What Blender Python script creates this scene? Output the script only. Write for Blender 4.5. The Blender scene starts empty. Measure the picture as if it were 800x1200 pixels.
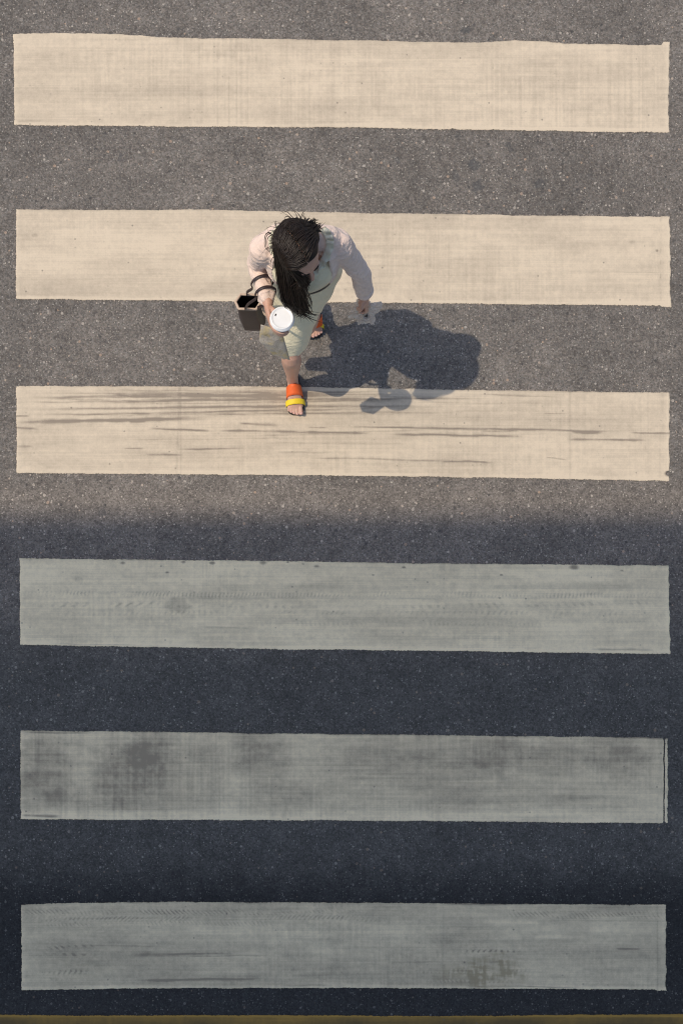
import bpy, bmesh, math, random
import numpy as np
from mathutils import Vector, Matrix, noise as mnoise

random.seed(7)
rng = np.random.default_rng(11)
scene = bpy.context.scene
COL = scene.collection

# ------------------------------------------------------------------ scale
# 230 px of the 800 x 1200 photograph is one metre on the road.  The camera looks
# straight down from 9 m, above the foot of the picture.
S = 230.0
CAM_H = 9.0

def W(px, py, h=0.0):
    """road position (photo pixel of the spot on the ground) -> world point"""
    return Vector(((px - 400) / S, (600 - py) / S, h))

# ------------------------------------------------------------------ helpers
def link(o, parent=None):
    COL.objects.link(o)
    if parent is not None:
        o.parent = parent
    return o

def tag(o, label=None, cat=None, group=None, kind=None):
    if label: o['label'] = label
    if cat: o['category'] = cat
    if group: o['group'] = group
    if kind: o['kind'] = kind
    return o

def empty(name, loc):
    o = bpy.data.objects.new(name, None)
    o.location = loc
    o.empty_display_size = 0.1
    return link(o)

def mesh_obj(name, bm, mat, parent=None, smooth=True, origin=None):
    """links a bmesh as one object; parent keeps world coordinates"""
    me = bpy.data.meshes.new(name)
    bmesh.ops.recalc_face_normals(bm, faces=bm.faces)
    bm.to_mesh(me); bm.free()
    return mesh_link(name, me, mat, parent, smooth, origin)

def world_loc(p):
    v = Vector((0, 0, 0))
    while p is not None:
        v += p.location
        p = p.parent
    return v

def mesh_link(name, me, mat, parent=None, smooth=True, origin=None):
    me.materials.clear()
    me.materials.append(mat)
    if smooth:
        me.polygons.foreach_set('use_smooth', [True] * len(me.polygons))
    o = bpy.data.objects.new(name, me)
    link(o, parent)
    if parent is not None:
        me.transform(Matrix.Translation(-world_loc(parent)))
    elif origin is not None:
        me.transform(Matrix.Translation(-Vector(origin)))
        o.location = origin
    return o

def frame_from(d, ref):
    d = d.normalized()
    x = ref - d * ref.dot(d)
    if x.length < 1e-4:
        x = Vector((1, 0, 0)) - d * d.x
        if x.length < 1e-3:
            x = Vector((0, 1, 0)) - d * d.y
    x.normalize()
    return x, d.cross(x)

def loft(bm, pts, radii, seg=16, ref=None, cap=True, fn=None):
    """tube along pts; radii are numbers or (a, b) with a along ref"""
    pts = [Vector(p) for p in pts]
    rings = []
    n = len(pts)
    x = None
    for i, p in enumerate(pts):
        d = (pts[min(i + 1, n - 1)] - pts[max(i - 1, 0)])
        if ref is not None:
            ax, ay = frame_from(d, Vector(ref))
        else:
            if x is None:
                x = Vector((0, 0, 1)) if abs(d.normalized().z) < .9 else Vector((1, 0, 0))
            ax, ay = frame_from(d, x)
            x = ax
        r = radii[i]
        ra, rb = (r, r) if not isinstance(r, (tuple, list)) else r
        ring = []
        for k in range(seg):
            a = 2 * math.pi * k / seg
            m = fn(i / (n - 1), a) if fn else 1.0
            ring.append(bm.verts.new(p + ax * (ra * m * math.cos(a)) + ay * (rb * m * math.sin(a))))
        rings.append(ring)
    for i in range(n - 1):
        for k in range(seg):
            bm.faces.new((rings[i][k], rings[i][(k + 1) % seg], rings[i + 1][(k + 1) % seg], rings[i + 1][k]))
    if cap:
        for ring, p, s in ((rings[0], pts[0], 0), (rings[-1], pts[-1], -1)):
            c = bm.verts.new(p)
            for k in range(seg):
                bm.faces.new((ring[k], ring[(k + 1) % seg], c))
    return rings

def spline(ctrl, n):
    """Catmull-Rom through control points (tuples of any length)"""
    c = [np.array(p, float) for p in ctrl]
    c = [2 * c[0] - c[1]] + c + [2 * c[-1] - c[-2]]
    out = []
    m = len(c) - 3
    for i in range(n):
        t = i / (n - 1) * m
        k = min(int(t), m - 1)
        u = t - k
        p0, p1, p2, p3 = c[k:k + 4]
        out.append(.5 * ((2 * p1) + (-p0 + p2) * u + (2 * p0 - 5 * p1 + 4 * p2 - p3) * u * u + (-p0 + 3 * p1 - 3 * p2 + p3) * u ** 3))
    return out

def limb(bm, ctrl, n=14, seg=18):
    """ctrl: (x, y, z, radius) points, round ends"""
    q = spline(ctrl, n)
    pts = [Vector(p[:3]) for p in q]
    rr = [max(p[3], .001) for p in q]
    a, b = pts[0], pts[-1]
    da = (pts[0] - pts[1]).normalized(); db = (pts[-1] - pts[-2]).normalized()
    P, R = [], []
    for k in (.95, .7, .38):
        P.append(a + da * rr[0] * k); R.append(rr[0] * math.sqrt(1 - k * k))
    P += pts; R += rr
    for k in (.38, .7, .95):
        P.append(b + db * rr[-1] * k); R.append(rr[-1] * math.sqrt(1 - k * k))
    loft(bm, P, R, seg)

def ellipsoid(bm, c, axes, radii, seg=20, rings=12):
    c = Vector(c)
    rows = []
    for i in range(1, rings):
        th = math.pi * i / rings
        row = []
        for k in range(seg):
            a = 2 * math.pi * k / seg
            row.append(bm.verts.new(c + axes[0] * radii[0] * math.sin(th) * math.cos(a)
                                    + axes[1] * radii[1] * math.sin(th) * math.sin(a)
                                    + axes[2] * radii[2] * math.cos(th)))
        rows.append(row)
    t = bm.verts.new(c + axes[2] * radii[2]); b = bm.verts.new(c - axes[2] * radii[2])
    for i in range(len(rows) - 1):
        for k in range(seg):
            bm.faces.new((rows[i][k], rows[i][(k + 1) % seg], rows[i + 1][(k + 1) % seg], rows[i + 1][k]))
    for k in range(seg):
        bm.faces.new((t, rows[0][(k + 1) % seg], rows[0][k]))
        bm.faces.new((b, rows[-1][k], rows[-1][(k + 1) % seg]))

XYZ = (Vector((1, 0, 0)), Vector((0, 1, 0)), Vector((0, 0, 1)))

def fused(bm, voxel, smooth_it=4, factor=.5, displace=None):
    """union of overlapping closed shapes as one continuous skin"""
    me = bpy.data.meshes.new('fused')
    bmesh.ops.recalc_face_normals(bm, faces=bm.faces)
    bm.to_mesh(me); bm.free()
    o = bpy.data.objects.new('fused', me)
    COL.objects.link(o)
    m = o.modifiers.new('r', 'REMESH'); m.mode = 'VOXEL'; m.voxel_size = voxel; m.use_smooth_shade = True
    if smooth_it:
        s = o.modifiers.new('s', 'SMOOTH'); s.iterations = smooth_it; s.factor = factor
    dg = bpy.context.evaluated_depsgraph_get()
    dg.update()
    out = bpy.data.meshes.new_from_object(o.evaluated_get(dg))
    bpy.data.objects.remove(o)
    bpy.data.meshes.remove(me)
    if displace:
        nrm = [v.normal.copy() for v in out.vertices]
        for v, n_ in zip(out.vertices, nrm):
            v.co += n_ * displace(v.co, n_)
    return out

def box(bm, x0, x1, y0, y1, z0, z1):
    v = [bm.verts.new((x, y, z)) for z in (z0, z1) for y in (y0, y1) for x in (x0, x1)]
    for f in ((0, 1, 3, 2), (4, 6, 7, 5), (0, 4, 5, 1), (2, 3, 7, 6), (0, 2, 6, 4), (1, 5, 7, 3)):
        bm.faces.new([v[i] for i in f])

# ------------------------------------------------------------------ materials
class NT:
    def __init__(self, name):
        self.m = bpy.data.materials.new(name)
        self.m.use_nodes = True
        self.t = self.m.node_tree
        self.bsdf = self.t.nodes['Principled BSDF']
        self.out = self.t.nodes['Material Output']
        self.co = None
    def n(self, typ, **kw):
        nd = self.t.nodes.new(typ)
        for k, v in kw.items(): setattr(nd, k, v)
        return nd
    def l(self, a, b): self.t.links.new(a, b)
    def pos(self):
        if self.co is None:
            self.co = self.n('ShaderNodeNewGeometry').outputs['Position']
        return self.co
    def mapping(self, scale=(1, 1, 1), loc=(0, 0, 0), src=None):
        m = self.n('ShaderNodeMapping')
        m.inputs['Scale'].default_value = scale; m.inputs['Location'].default_value = loc
        self.l(src or self.pos(), m.inputs['Vector'])
        return m.outputs['Vector']
    def noise(self, scale, detail=3, rough=.55, vec=None, dist=0):
        t = self.n('ShaderNodeTexNoise')
        t.inputs['Scale'].default_value = scale; t.inputs['Detail'].default_value = detail
        t.inputs['Roughness'].default_value = rough; t.inputs['Distortion'].default_value = dist
        self.l(vec or self.pos(), t.inputs['Vector'])
        return t.outputs['Fac']
    def voronoi(self, scale, feature='F1', vec=None, rnd=1):
        t = self.n('ShaderNodeTexVoronoi', feature=feature)
        t.inputs['Scale'].default_value = scale; t.inputs['Randomness'].default_value = rnd
        self.l(vec or self.pos(), t.inputs['Vector'])
        return t
    def math(self, op, a, b=None, c=None, clamp=False):
        t = self.n('ShaderNodeMath', operation=op); t.use_clamp = clamp
        for i, v in enumerate((a, b, c)):
            if v is None: continue
            if isinstance(v, (int, float)): t.inputs[i].default_value = v
            else: self.l(v, t.inputs[i])
        return t.outputs[0]
    def rng(self, v, a, b, c=0., d=1., smooth=True):
        t = self.n('ShaderNodeMapRange')
        if smooth: t.interpolation_type = 'SMOOTHSTEP'
        self.l(v, t.inputs[0])
        for i, x in enumerate((a, b, c, d)): t.inputs[i + 1].default_value = x
        return t.outputs[0]
    def mix(self, fac, a, b, mode='MIX'):
        t = self.n('ShaderNodeMix', data_type='RGBA', blend_type=mode)
        t.clamp_factor = True
        for sock, v in ((t.inputs[0], fac), (t.inputs[6], a), (t.inputs[7], b)):
            if isinstance(v, (int, float)): sock.default_value = v
            elif isinstance(v, (tuple, list)): sock.default_value = (*v, 1)
            else: self.l(v, sock)
        return t.outputs[2]
    def attr(self, name):
        a = self.n('ShaderNodeAttribute'); a.attribute_name = name
        return a.outputs['Fac']
    def bump(self, h, strength=.3, dist=.002):
        b = self.n('ShaderNodeBump')
        b.inputs['Strength'].default_value = strength; b.inputs['Distance'].default_value = dist
        self.l(h, b.inputs['Height'])
        self.l(b.outputs[0], self.bsdf.inputs['Normal'])
    def set(self, **kw):
        for k, v in kw.items():
            k = k.replace('_', ' ')
            s = self.bsdf.inputs[k]
            if isinstance(v, (int, float)): s.default_value = v
            elif isinstance(v, (tuple, list)): s.default_value = (*v, 1) if len(v) == 3 and k.endswith('Color') or k == 'Base Color' else v
            else: self.l(v, s)
        return self

def plain(name, col, rough=.6, var=.12, nscale=40, bump=.2, bscale=None, bdist=.002, **kw):
    t = NT(name)
    f = t.noise(nscale, 4)
    c = t.mix(f, tuple(x * (1 - var) for x in col), tuple(min(1, x * (1 + var)) for x in col))
    t.set(**{'Base_Color': c, 'Roughness': rough}, **kw)
    if bump: t.bump(t.noise(bscale or nscale * 4, 3), bump, bdist)
    return t.m

# ---- asphalt
def make_asphalt():
    t = NT('asphalt')
    P = t.pos()
    # aggregate grains of two sizes
    v1 = t.voronoi(140); v2 = t.voronoi(55, vec=t.mapping((1, 1, 1), (3.3, 1.7, 0)))
    n_f = t.noise(190, 3, .7)
    n_m = t.noise(48, 4, .65)
    n_l = t.noise(2.2, 4, .55)
    n_s = t.noise(.7, 2, .5, vec=t.mapping((.35, 1, 1), (5, 2, 0)))
    sep = t.n('ShaderNodeSeparateColor'); t.l(v1.outputs['Color'], sep.inputs[0])
    sep2 = t.n('ShaderNodeSeparateColor'); t.l(v2.outputs['Color'], sep2.inputs[0])
    val = t.math('MULTIPLY', t.rng(n_f, .2, .8, .64, 1.36, False), t.rng(sep.outputs[0], 0, 1, .66, 1.34, False))
    val = t.math('MULTIPLY', val, t.rng(n_m, .25, .75, .82, 1.18, False))
    v3 = t.voronoi(27, vec=t.mapping((1, 1, 1), (6.3, 3.7, 0)))
    sep3 = t.n('ShaderNodeSeparateColor'); t.l(v3.outputs['Color'], sep3.inputs[0])
    val = t.math('MULTIPLY', val, t.rng(sep3.outputs[0], 0, 1, .90, 1.10, False))
    val = t.math('MULTIPLY', val, t.rng(t.noise(9, 4, .65), .3, .7, .90, 1.10, False))
    val = t.math('MULTIPLY', val, t.rng(n_l, .3, .7, .90, 1.10, False))
    val = t.math('MULTIPLY', val, t.rng(n_s, .3, .7, .93, 1.07, False))
    base = t.mix(t.rng(n_l, .35, .65), (.146, .128, .110), (.157, .137, .117))
    base = t.mix(t.rng(sep.outputs[1], .2, .8, 0, .5), base, (.128, .124, .116))
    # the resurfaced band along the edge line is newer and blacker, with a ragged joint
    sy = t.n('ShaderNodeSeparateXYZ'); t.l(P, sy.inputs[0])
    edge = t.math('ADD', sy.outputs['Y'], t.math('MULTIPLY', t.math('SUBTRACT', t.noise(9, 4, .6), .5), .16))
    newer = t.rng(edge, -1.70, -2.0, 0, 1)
    shade_tone = t.rng(edge, -.9, -.25, 1, 0)  # asphalt darkened over the shaded lower part, shade put into its colour
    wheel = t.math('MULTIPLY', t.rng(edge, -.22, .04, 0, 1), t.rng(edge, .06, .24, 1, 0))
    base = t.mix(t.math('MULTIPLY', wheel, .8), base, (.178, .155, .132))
    base = t.mix(t.math('MULTIPLY', shade_tone, .9), base, (.072, .072, .067))
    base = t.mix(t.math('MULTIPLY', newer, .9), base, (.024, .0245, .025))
    sc = t.n('ShaderNodeVectorMath', operation='SCALE'); t.l(base, sc.inputs[0]); t.l(val, sc.inputs['Scale'])
    col = sc.outputs[0]
    # pale stones, a few of them rusty
    vs = t.voronoi(56, vec=t.mapping((1, 1, 1), (1.1, 9.2, 0)))
    ss = t.n('ShaderNodeSeparateColor'); t.l(vs.outputs['Color'], ss.inputs[0])
    dens = t.rng(t.noise(4.5, 4, .6), .35, .65, .965, .78, False)
    pick = t.math('GREATER_THAN', ss.outputs[0], dens)
    size = t.rng(t.math('POWER', ss.outputs[1], 2.0), 0, 1, .12, .46, False)
    near = t.math('LESS_THAN', vs.outputs['Distance'], size)
    speck = t.math('MULTIPLY', pick, near)
    def lift(k):
        q0 = t.n('ShaderNodeVectorMath', operation='ADD'); t.l(base, q0.inputs[0]); q0.inputs[1].default_value = (.035, .034, .032)
        q = t.n('ShaderNodeVectorMath', operation='MULTIPLY'); t.l(q0.outputs[0], q.inputs[0]); q.inputs[1].default_value = tuple(x * .8 for x in k)
        return q.outputs[0]
    stone = t.mix(t.rng(ss.outputs[2], .75, .95), lift((4.0, 3.9, 3.7)), lift((3.4, 2.6, 2.0)))
    col = t.mix(t.math('MULTIPLY', speck, t.rng(ss.outputs[1], 0, 1, .9, .45, False)), col, stone)
    # small pale stones
    vq = t.voronoi(120, vec=t.mapping((1, 1, 1), (7.1, 2.2, 0)))
    sq = t.n('ShaderNodeSeparateColor'); t.l(vq.outputs['Color'], sq.inputs[0])
    sp2 = t.math('MULTIPLY', t.math('GREATER_THAN', sq.outputs[0], .87), t.math('LESS_THAN', vq.outputs['Distance'], .42))
    col = t.mix(t.math('MULTIPLY', sp2, t.rng(sq.outputs[1], 0, 1, .2, .9)), col, lift((2.6, 2.6, 2.5)))
    # pits between the stones
    vd = t.voronoi(40, vec=t.mapping((1, 1, 1), (2.1, 4.2, 0)))
    sd = t.n('ShaderNodeSeparateColor'); t.l(vd.outputs['Color'], sd.inputs[0])
    pit = t.math('MULTIPLY', t.math('GREATER_THAN', sd.outputs[0], .93), t.rng(vd.outputs['Distance'], .42, .15, 0, 1))
    col = t.mix(t.math('MULTIPLY', pit, .55), col, (.03, .032, .035))
    # tar spots
    wob = t.n('ShaderNodeVectorMath', operation='SUBTRACT')
    ncol = t.n('ShaderNodeTexNoise'); ncol.inputs['Scale'].default_value = 22; t.l(P, ncol.inputs['Vector'])
    t.l(ncol.outputs['Color'], wob.inputs[0]); wob.inputs[1].default_value = (.5, .5, .5)
    wsc = t.n('ShaderNodeVectorMath', operation='SCALE'); t.l(wob.outputs[0], wsc.inputs[0]); wsc.inputs['Scale'].default_value = .06
    wp = t.n('ShaderNodeVectorMath', operation='ADD'); t.l(P, wp.inputs[0]); t.l(wsc.outputs[0], wp.inputs[1])
    for (px, py, r, k) in ((556, 192, 7, .5), (558, 219, 7, .5), (632, 215, 6, .4), (596, 172, 5, .35), (143, 185, 4, .35),
                           (545, 36, 5, .5), (536, 160, 4, .3), (534, 205, 5, .3), (465, 188, 5, .3), (120, 600, 6, .3), (690, 205, 5, .25)):
        d = t.n('ShaderNodeVectorMath', operation='DISTANCE'); t.l(wp.outputs[0], d.inputs[0]); d.inputs[1].default_value = W(px, py)
        col = t.mix(t.rng(d.outputs['Value'], r / S * 1.15, r / S * .75, 0, k), col, (.045, .052, .058))
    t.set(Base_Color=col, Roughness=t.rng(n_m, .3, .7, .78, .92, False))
    t.bsdf.inputs['Specular IOR Level'].default_value = .35
    h = t.math('ADD', t.math('MULTIPLY', v2.outputs['Distance'], -.7), t.math('MULTIPLY', v1.outputs['Distance'], -.5))
    h = t.math('ADD', h, t.math('MULTIPLY', n_f, .6))
    h = t.math('SUBTRACT', h, t.math('MULTIPLY', pit, .8))
    t.bump(h, .36, .006)
    return t.m

def make_paint(name, clean, dirty, stain=(.30, .25, .15)):
    t = NT(name)
    n1 = t.noise(26, 5, .65); n2 = t.noise(150, 3, .7); n3 = t.noise(1.6, 3)
    hs = t.noise(1, 4, .6, vec=t.mapping((2.5, 190, 1)))
    vsn = t.noise(1, 4, .6, vec=t.mapping((140, 3.5, 1), (4, 0, 0)))
    wear = t.attr('wear'); rust = t.attr('rust')
    f = t.math('ADD', wear, t.math('MULTIPLY', t.math('SUBTRACT', n1, .5), .20))
    f = t.math('ADD', f, t.math('MULTIPLY', t.math('SUBTRACT', hs, .5), .38))
    f = t.math('ADD', f, t.math('MULTIPLY', t.math('SUBTRACT', vsn, .5), .09))
    f = t.math('ADD', f, t.math('MULTIPLY', t.math('SUBTRACT', n2, .5), .5), clamp=True)
    col = t.mix(f, clean, dirty)
    col = t.mix(t.math('MULTIPLY', rust, .8), col, stain)
    # grit pressed into the paint
    vs = t.voronoi(48)
    ss = t.n('ShaderNodeSeparateColor'); t.l(vs.outputs['Color'], ss.inputs[0])
    g = t.math('MULTIPLY', t.math('GREATER_THAN', ss.outputs[0], .965), t.rng(vs.outputs['Distance'], .32, .12, 0, 1))
    col = t.mix(t.math('MULTIPLY', g, t.rng(ss.outputs[1], 0, 1, .15, .6)), col, (.12, .11, .10))
    t.set(Base_Color=col, Roughness=.75)
    t.bsdf.inputs['Specular IOR Level'].default_value = .3
    t.bump(t.math('ADD', t.math('MULTIPLY', n2, .6), t.math('ADD', t.math('MULTIPLY', hs, .7), t.math('MULTIPLY', vsn, .6))), .35, .0025)
    # ragged edge and worn-through flecks
    cov = t.attr('cover')
    cc = t.math('ADD', cov, t.math('MULTIPLY', t.math('SUBTRACT', t.noise(110, 4, .75), .5), 1.3))
    a = t.rng(cc, .40, .58, 0, 1)
    tr = t.n('ShaderNodeBsdfTransparent'); mx = t.n('ShaderNodeMixShader')
    t.l(a, mx.inputs[0]); t.l(tr.outputs[0], mx.inputs[1]); t.l(t.bsdf.outputs[0], mx.inputs[2])
    t.l(mx.outputs[0], t.out.inputs['Surface'])
    return t.m

M = {}
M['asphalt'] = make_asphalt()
CREAM = dict(clean=(.645, .543, .406), dirty=(.275, .228, .175))
CREAM_SHADE_LIFT = dict(clean=(.86, .745, .505), dirty=(.29, .25, .18))  # cream paint again, brightened in colour to lift the stripes in shade
M['paint_cream'] = make_paint('cream_road_paint', **CREAM)
M['paint_shade_lift'] = make_paint('cream_shade_lift_paint', **CREAM_SHADE_LIFT)
M['paint_ochre'] = make_paint('ochre_road_paint', (.36, .22, .05), (.13, .09, .035))
M['concrete'] = plain('concrete', (.42, .41, .38), .85, .15, 3, .3, 30)
M['steel'] = plain('painted_steel', (.35, .37, .38), .5, .08, 6, .1, 50)

def cloth(name, col, scale=900, var=.10, bump=.25, rough=.85, sheen=.15, nscale=22):
    t = NT(name)
    f = t.noise(nscale, 4, .6)
    g = t.noise(400, 2, .6)
    c = t.mix(f, tuple(x * (1 - var) for x in col), tuple(min(1, x * (1 + var)) for x in col))
    c = t.mix(t.math('MULTIPLY', g, .25), c, tuple(x * .8 for x in col))
    t.set(Base_Color=c, Roughness=rough)
    t.bsdf.inputs['Sheen Weight'].default_value = sheen
    cr = t.math('ABSOLUTE', t.math('SUBTRACT', t.noise(11, 3, .5, vec=t.mapping((1, 1, 1.9)), dist=1.2), .5))
    t.bump(t.math('ADD', t.math('MULTIPLY', t.noise(scale, 2), .5), t.math('ADD', t.math('MULTIPLY', t.noise(60, 3), .8), t.math('MULTIPLY', cr, 9.0))), bump * 1.8, .004)
    return t.m

M['cardigan'] = cloth('pale_pink_knit', (.84, .65, .54), 500, .08, .35)
M['dress'] = cloth('sage_cotton', (.80, .715, .50), 800, .06, .2)
M['ruffle'] = cloth('cream_ruffle', (.70, .66, .50), 700, .10, .2)
M['leather_dark'] = plain('dark_leather', (.030, .017, .018), .5, .3, 30, .3, 220)
M['belt'] = plain('belt_leather', (.05, .042, .035), .45, .2, 60, .2)
M['silver'] = plain('silver_metal', (.75, .75, .76), .25, .05, 60, 0, Metallic=1.0)
M['bag_lining'] = plain('black_lining', (.012, .011, .012), .8, .2, 60, .2)
M['bag_trim'] = plain('beige_trim', (.55, .41, .30), .6, .12, 60, .25)
M['sole'] = plain('black_rubber', (.014, .014, .016), .6, .2, 60, .2)
M['strap_orange'] = plain('orange_strap', (.82, .13, .02), .55, .06, 80, .2)
M['strap_yellow'] = plain('yellow_strap', (.86, .60, .02), .55, .06, 80, .2)
M['lid'] = plain('white_plastic', (.86, .86, .85), .35, .02, 40, .05)
M['paper_cup'] = plain('white_paper', (.78, .77, .74), .6, .03, 60, .1)
M['sip'] = plain('dark_opening', (.03, .025, .02), .6, .1, 60, 0)
M['eye'] = plain('dark_eye', (.02, .015, .012), .25, .1, 60, 0)
M['lips'] = plain('lips', (.42, .16, .14), .45, .1, 100, .1)
M['nail'] = plain('nail', (.62, .36, .30), .3, .05, 100, 0)

def make_skin():
    t = NT('skin')
    f = t.noise(35, 4, .6)
    c = t.mix(f, (.50, .285, .20), (.60, .36, .265))
    t.set(Base_Color=c, Roughness=.5)
    t.bsdf.inputs['Subsurface Weight'].default_value = .12
    t.bsdf.inputs['Subsurface Radius'].default_value = (.012, .005, .003)
    t.bsdf.inputs['Subsurface Scale'].default_value = .5
    t.bump(t.noise(500, 3), .12, .001)
    return t.m
M['skin'] = make_skin()

def make_hair():
    t = NT('black_hair')
    f = t.noise(120, 3)
    t.set(Base_Color=t.mix(f, (.007, .005, .004), (.030, .017, .010)), Roughness=.46)
    t.bsdf.inputs['Specular IOR Level'].default_value = .35
    return t.m
M['hair'] = make_hair()

def make_film(name, col, alpha, rough=.3, tint=None):
    t = NT(name)
    f = t.noise(30, 4, .6)
    c = t.mix(f, tuple(x * .88 for x in col), col)
    if tint:
        z = t.noise(16, 3)
        c = t.mix(t.rng(z, .48, .62, 0, .8), c, tint)
    t.set(Base_Color=c, Roughness=rough)
    t.bump(t.noise(70, 4, .6, dist=1.0), .9, .008)
    tr = t.n('ShaderNodeBsdfTransparent')
    tl = t.n('ShaderNodeBsdfTranslucent'); t.l(c, tl.inputs['Color'])
    m1 = t.n('ShaderNodeMixShader'); m1.inputs[0].default_value = .35
    t.l(t.bsdf.outputs[0], m1.inputs[1]); t.l(tl.outputs[0], m1.inputs[2])
    m2 = t.n('ShaderNodeMixShader')
    t.l(t.rng(t.noise(25, 4), .3, .7, alpha - .12, alpha + .12), m2.inputs[0])
    t.l(tr.outputs[0], m2.inputs[1]); t.l(m1.outputs[0], m2.inputs[2])
    t.l(m2.outputs[0], t.out.inputs['Surface'])
    return t.m
M['film'] = make_film('clear_crumpled_plastic', (.88, .80, .71), .74)
M['pouch'] = make_film('frosted_pouch', (.66, .60, .52), .93, .35, (.70, .57, .30))

# ------------------------------------------------------------------ road
bm = bmesh.new()
v = [bm.verts.new(p) for p in ((-300, -300, 0), (300, -300, 0), (300, 300, 0), (-300, 300, 0))]
bm.faces.new(v)
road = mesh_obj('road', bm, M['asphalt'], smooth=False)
tag(road, 'grey asphalt road with pale aggregate stones under the crossing', 'road', kind='structure')

# ------------------------------------------------------------------ stripes
def vnoise(x, y, fx, fy, seed, octaves=3):
    """value noise, x and y arrays in photo px"""
    out = np.zeros(np.broadcast(x, y).shape); amp = 1; tot = 0
    for o in range(octaves):
        g = np.random.default_rng(seed * 31 + o).random((256, 256))
        u = x / fx * 2 ** o + 17.3 * o + 60; w = y / fy * 2 ** o + 9.1 * o + 40
        iu = np.floor(u).astype(int); iw = np.floor(w).astype(int)
        fu = u - iu; fw = w - iw
        fu = fu * fu * (3 - 2 * fu); fw = fw * fw * (3 - 2 * fw)
        a = g[iu % 256, iw % 256]; b = g[(iu + 1) % 256, iw % 256]
        c = g[iu % 256, (iw + 1) % 256]; d = g[(iu + 1) % 256, (iw + 1) % 256]
        out += amp * ((a * (1 - fu) + b * fu) * (1 - fw) + (c * (1 - fu) + d * fu) * fw)
        tot += amp; amp *= .5
    return out / tot - .5

def sm(x, a, b):
    t = np.clip((x - a) / (b - a), 0, 1)
    return t * t * (3 - 2 * t)

def scuff(X, Y, x0, x1, y0, y1, w, k, seed):
    """dark rubber streak from (x0,y0) to (x1,y1)"""
    out = np.zeros_like(X)
    mk = (X > x0 - 3) & (X < x1 + 3) & (Y > min(y0, y1) - 12) & (Y < max(y0, y1) + 12)
    if not mk.any(): return out
    X = X[mk]; Y = Y[mk]
    t = (X - x0) / (x1 - x0)
    yc = y0 + (y1 - y0) * t + vnoise(X, X * 0, 34, 1, seed) * 2.0
    ww = w * (.55 + .9 * (vnoise(X, X * 0, 14, 1, seed + 5) + .5))
    ends = sm(t, 0, .18) * (1 - sm(t, .72, 1.0))
    broken = .55 + .9 * (vnoise(X, Y, 26, 2.2, seed + 9) + .2)
    out[mk] = k * ends * np.exp(-((Y - yc) / ww) ** 2) * np.clip(broken, 0, 1.2)
    return out

def blob(X, Y, cx, cy, rx, ry, k, seed):
    out = np.zeros_like(X)
    mk = (abs(X - cx) < rx * 1.6) & (abs(Y - cy) < ry * 1.6)
    if not mk.any(): return out
    d = ((X[mk] - cx) / rx) ** 2 + ((Y[mk] - cy) / ry) ** 2 + vnoise(X[mk], Y[mk], 12, 9, seed) * 1.1
    out[mk] = k * sm(1.2 - d, 0, 1.25) * (1 + .5 * vnoise(X[mk], Y[mk], 5, 5, seed + 3))
    return out

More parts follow.
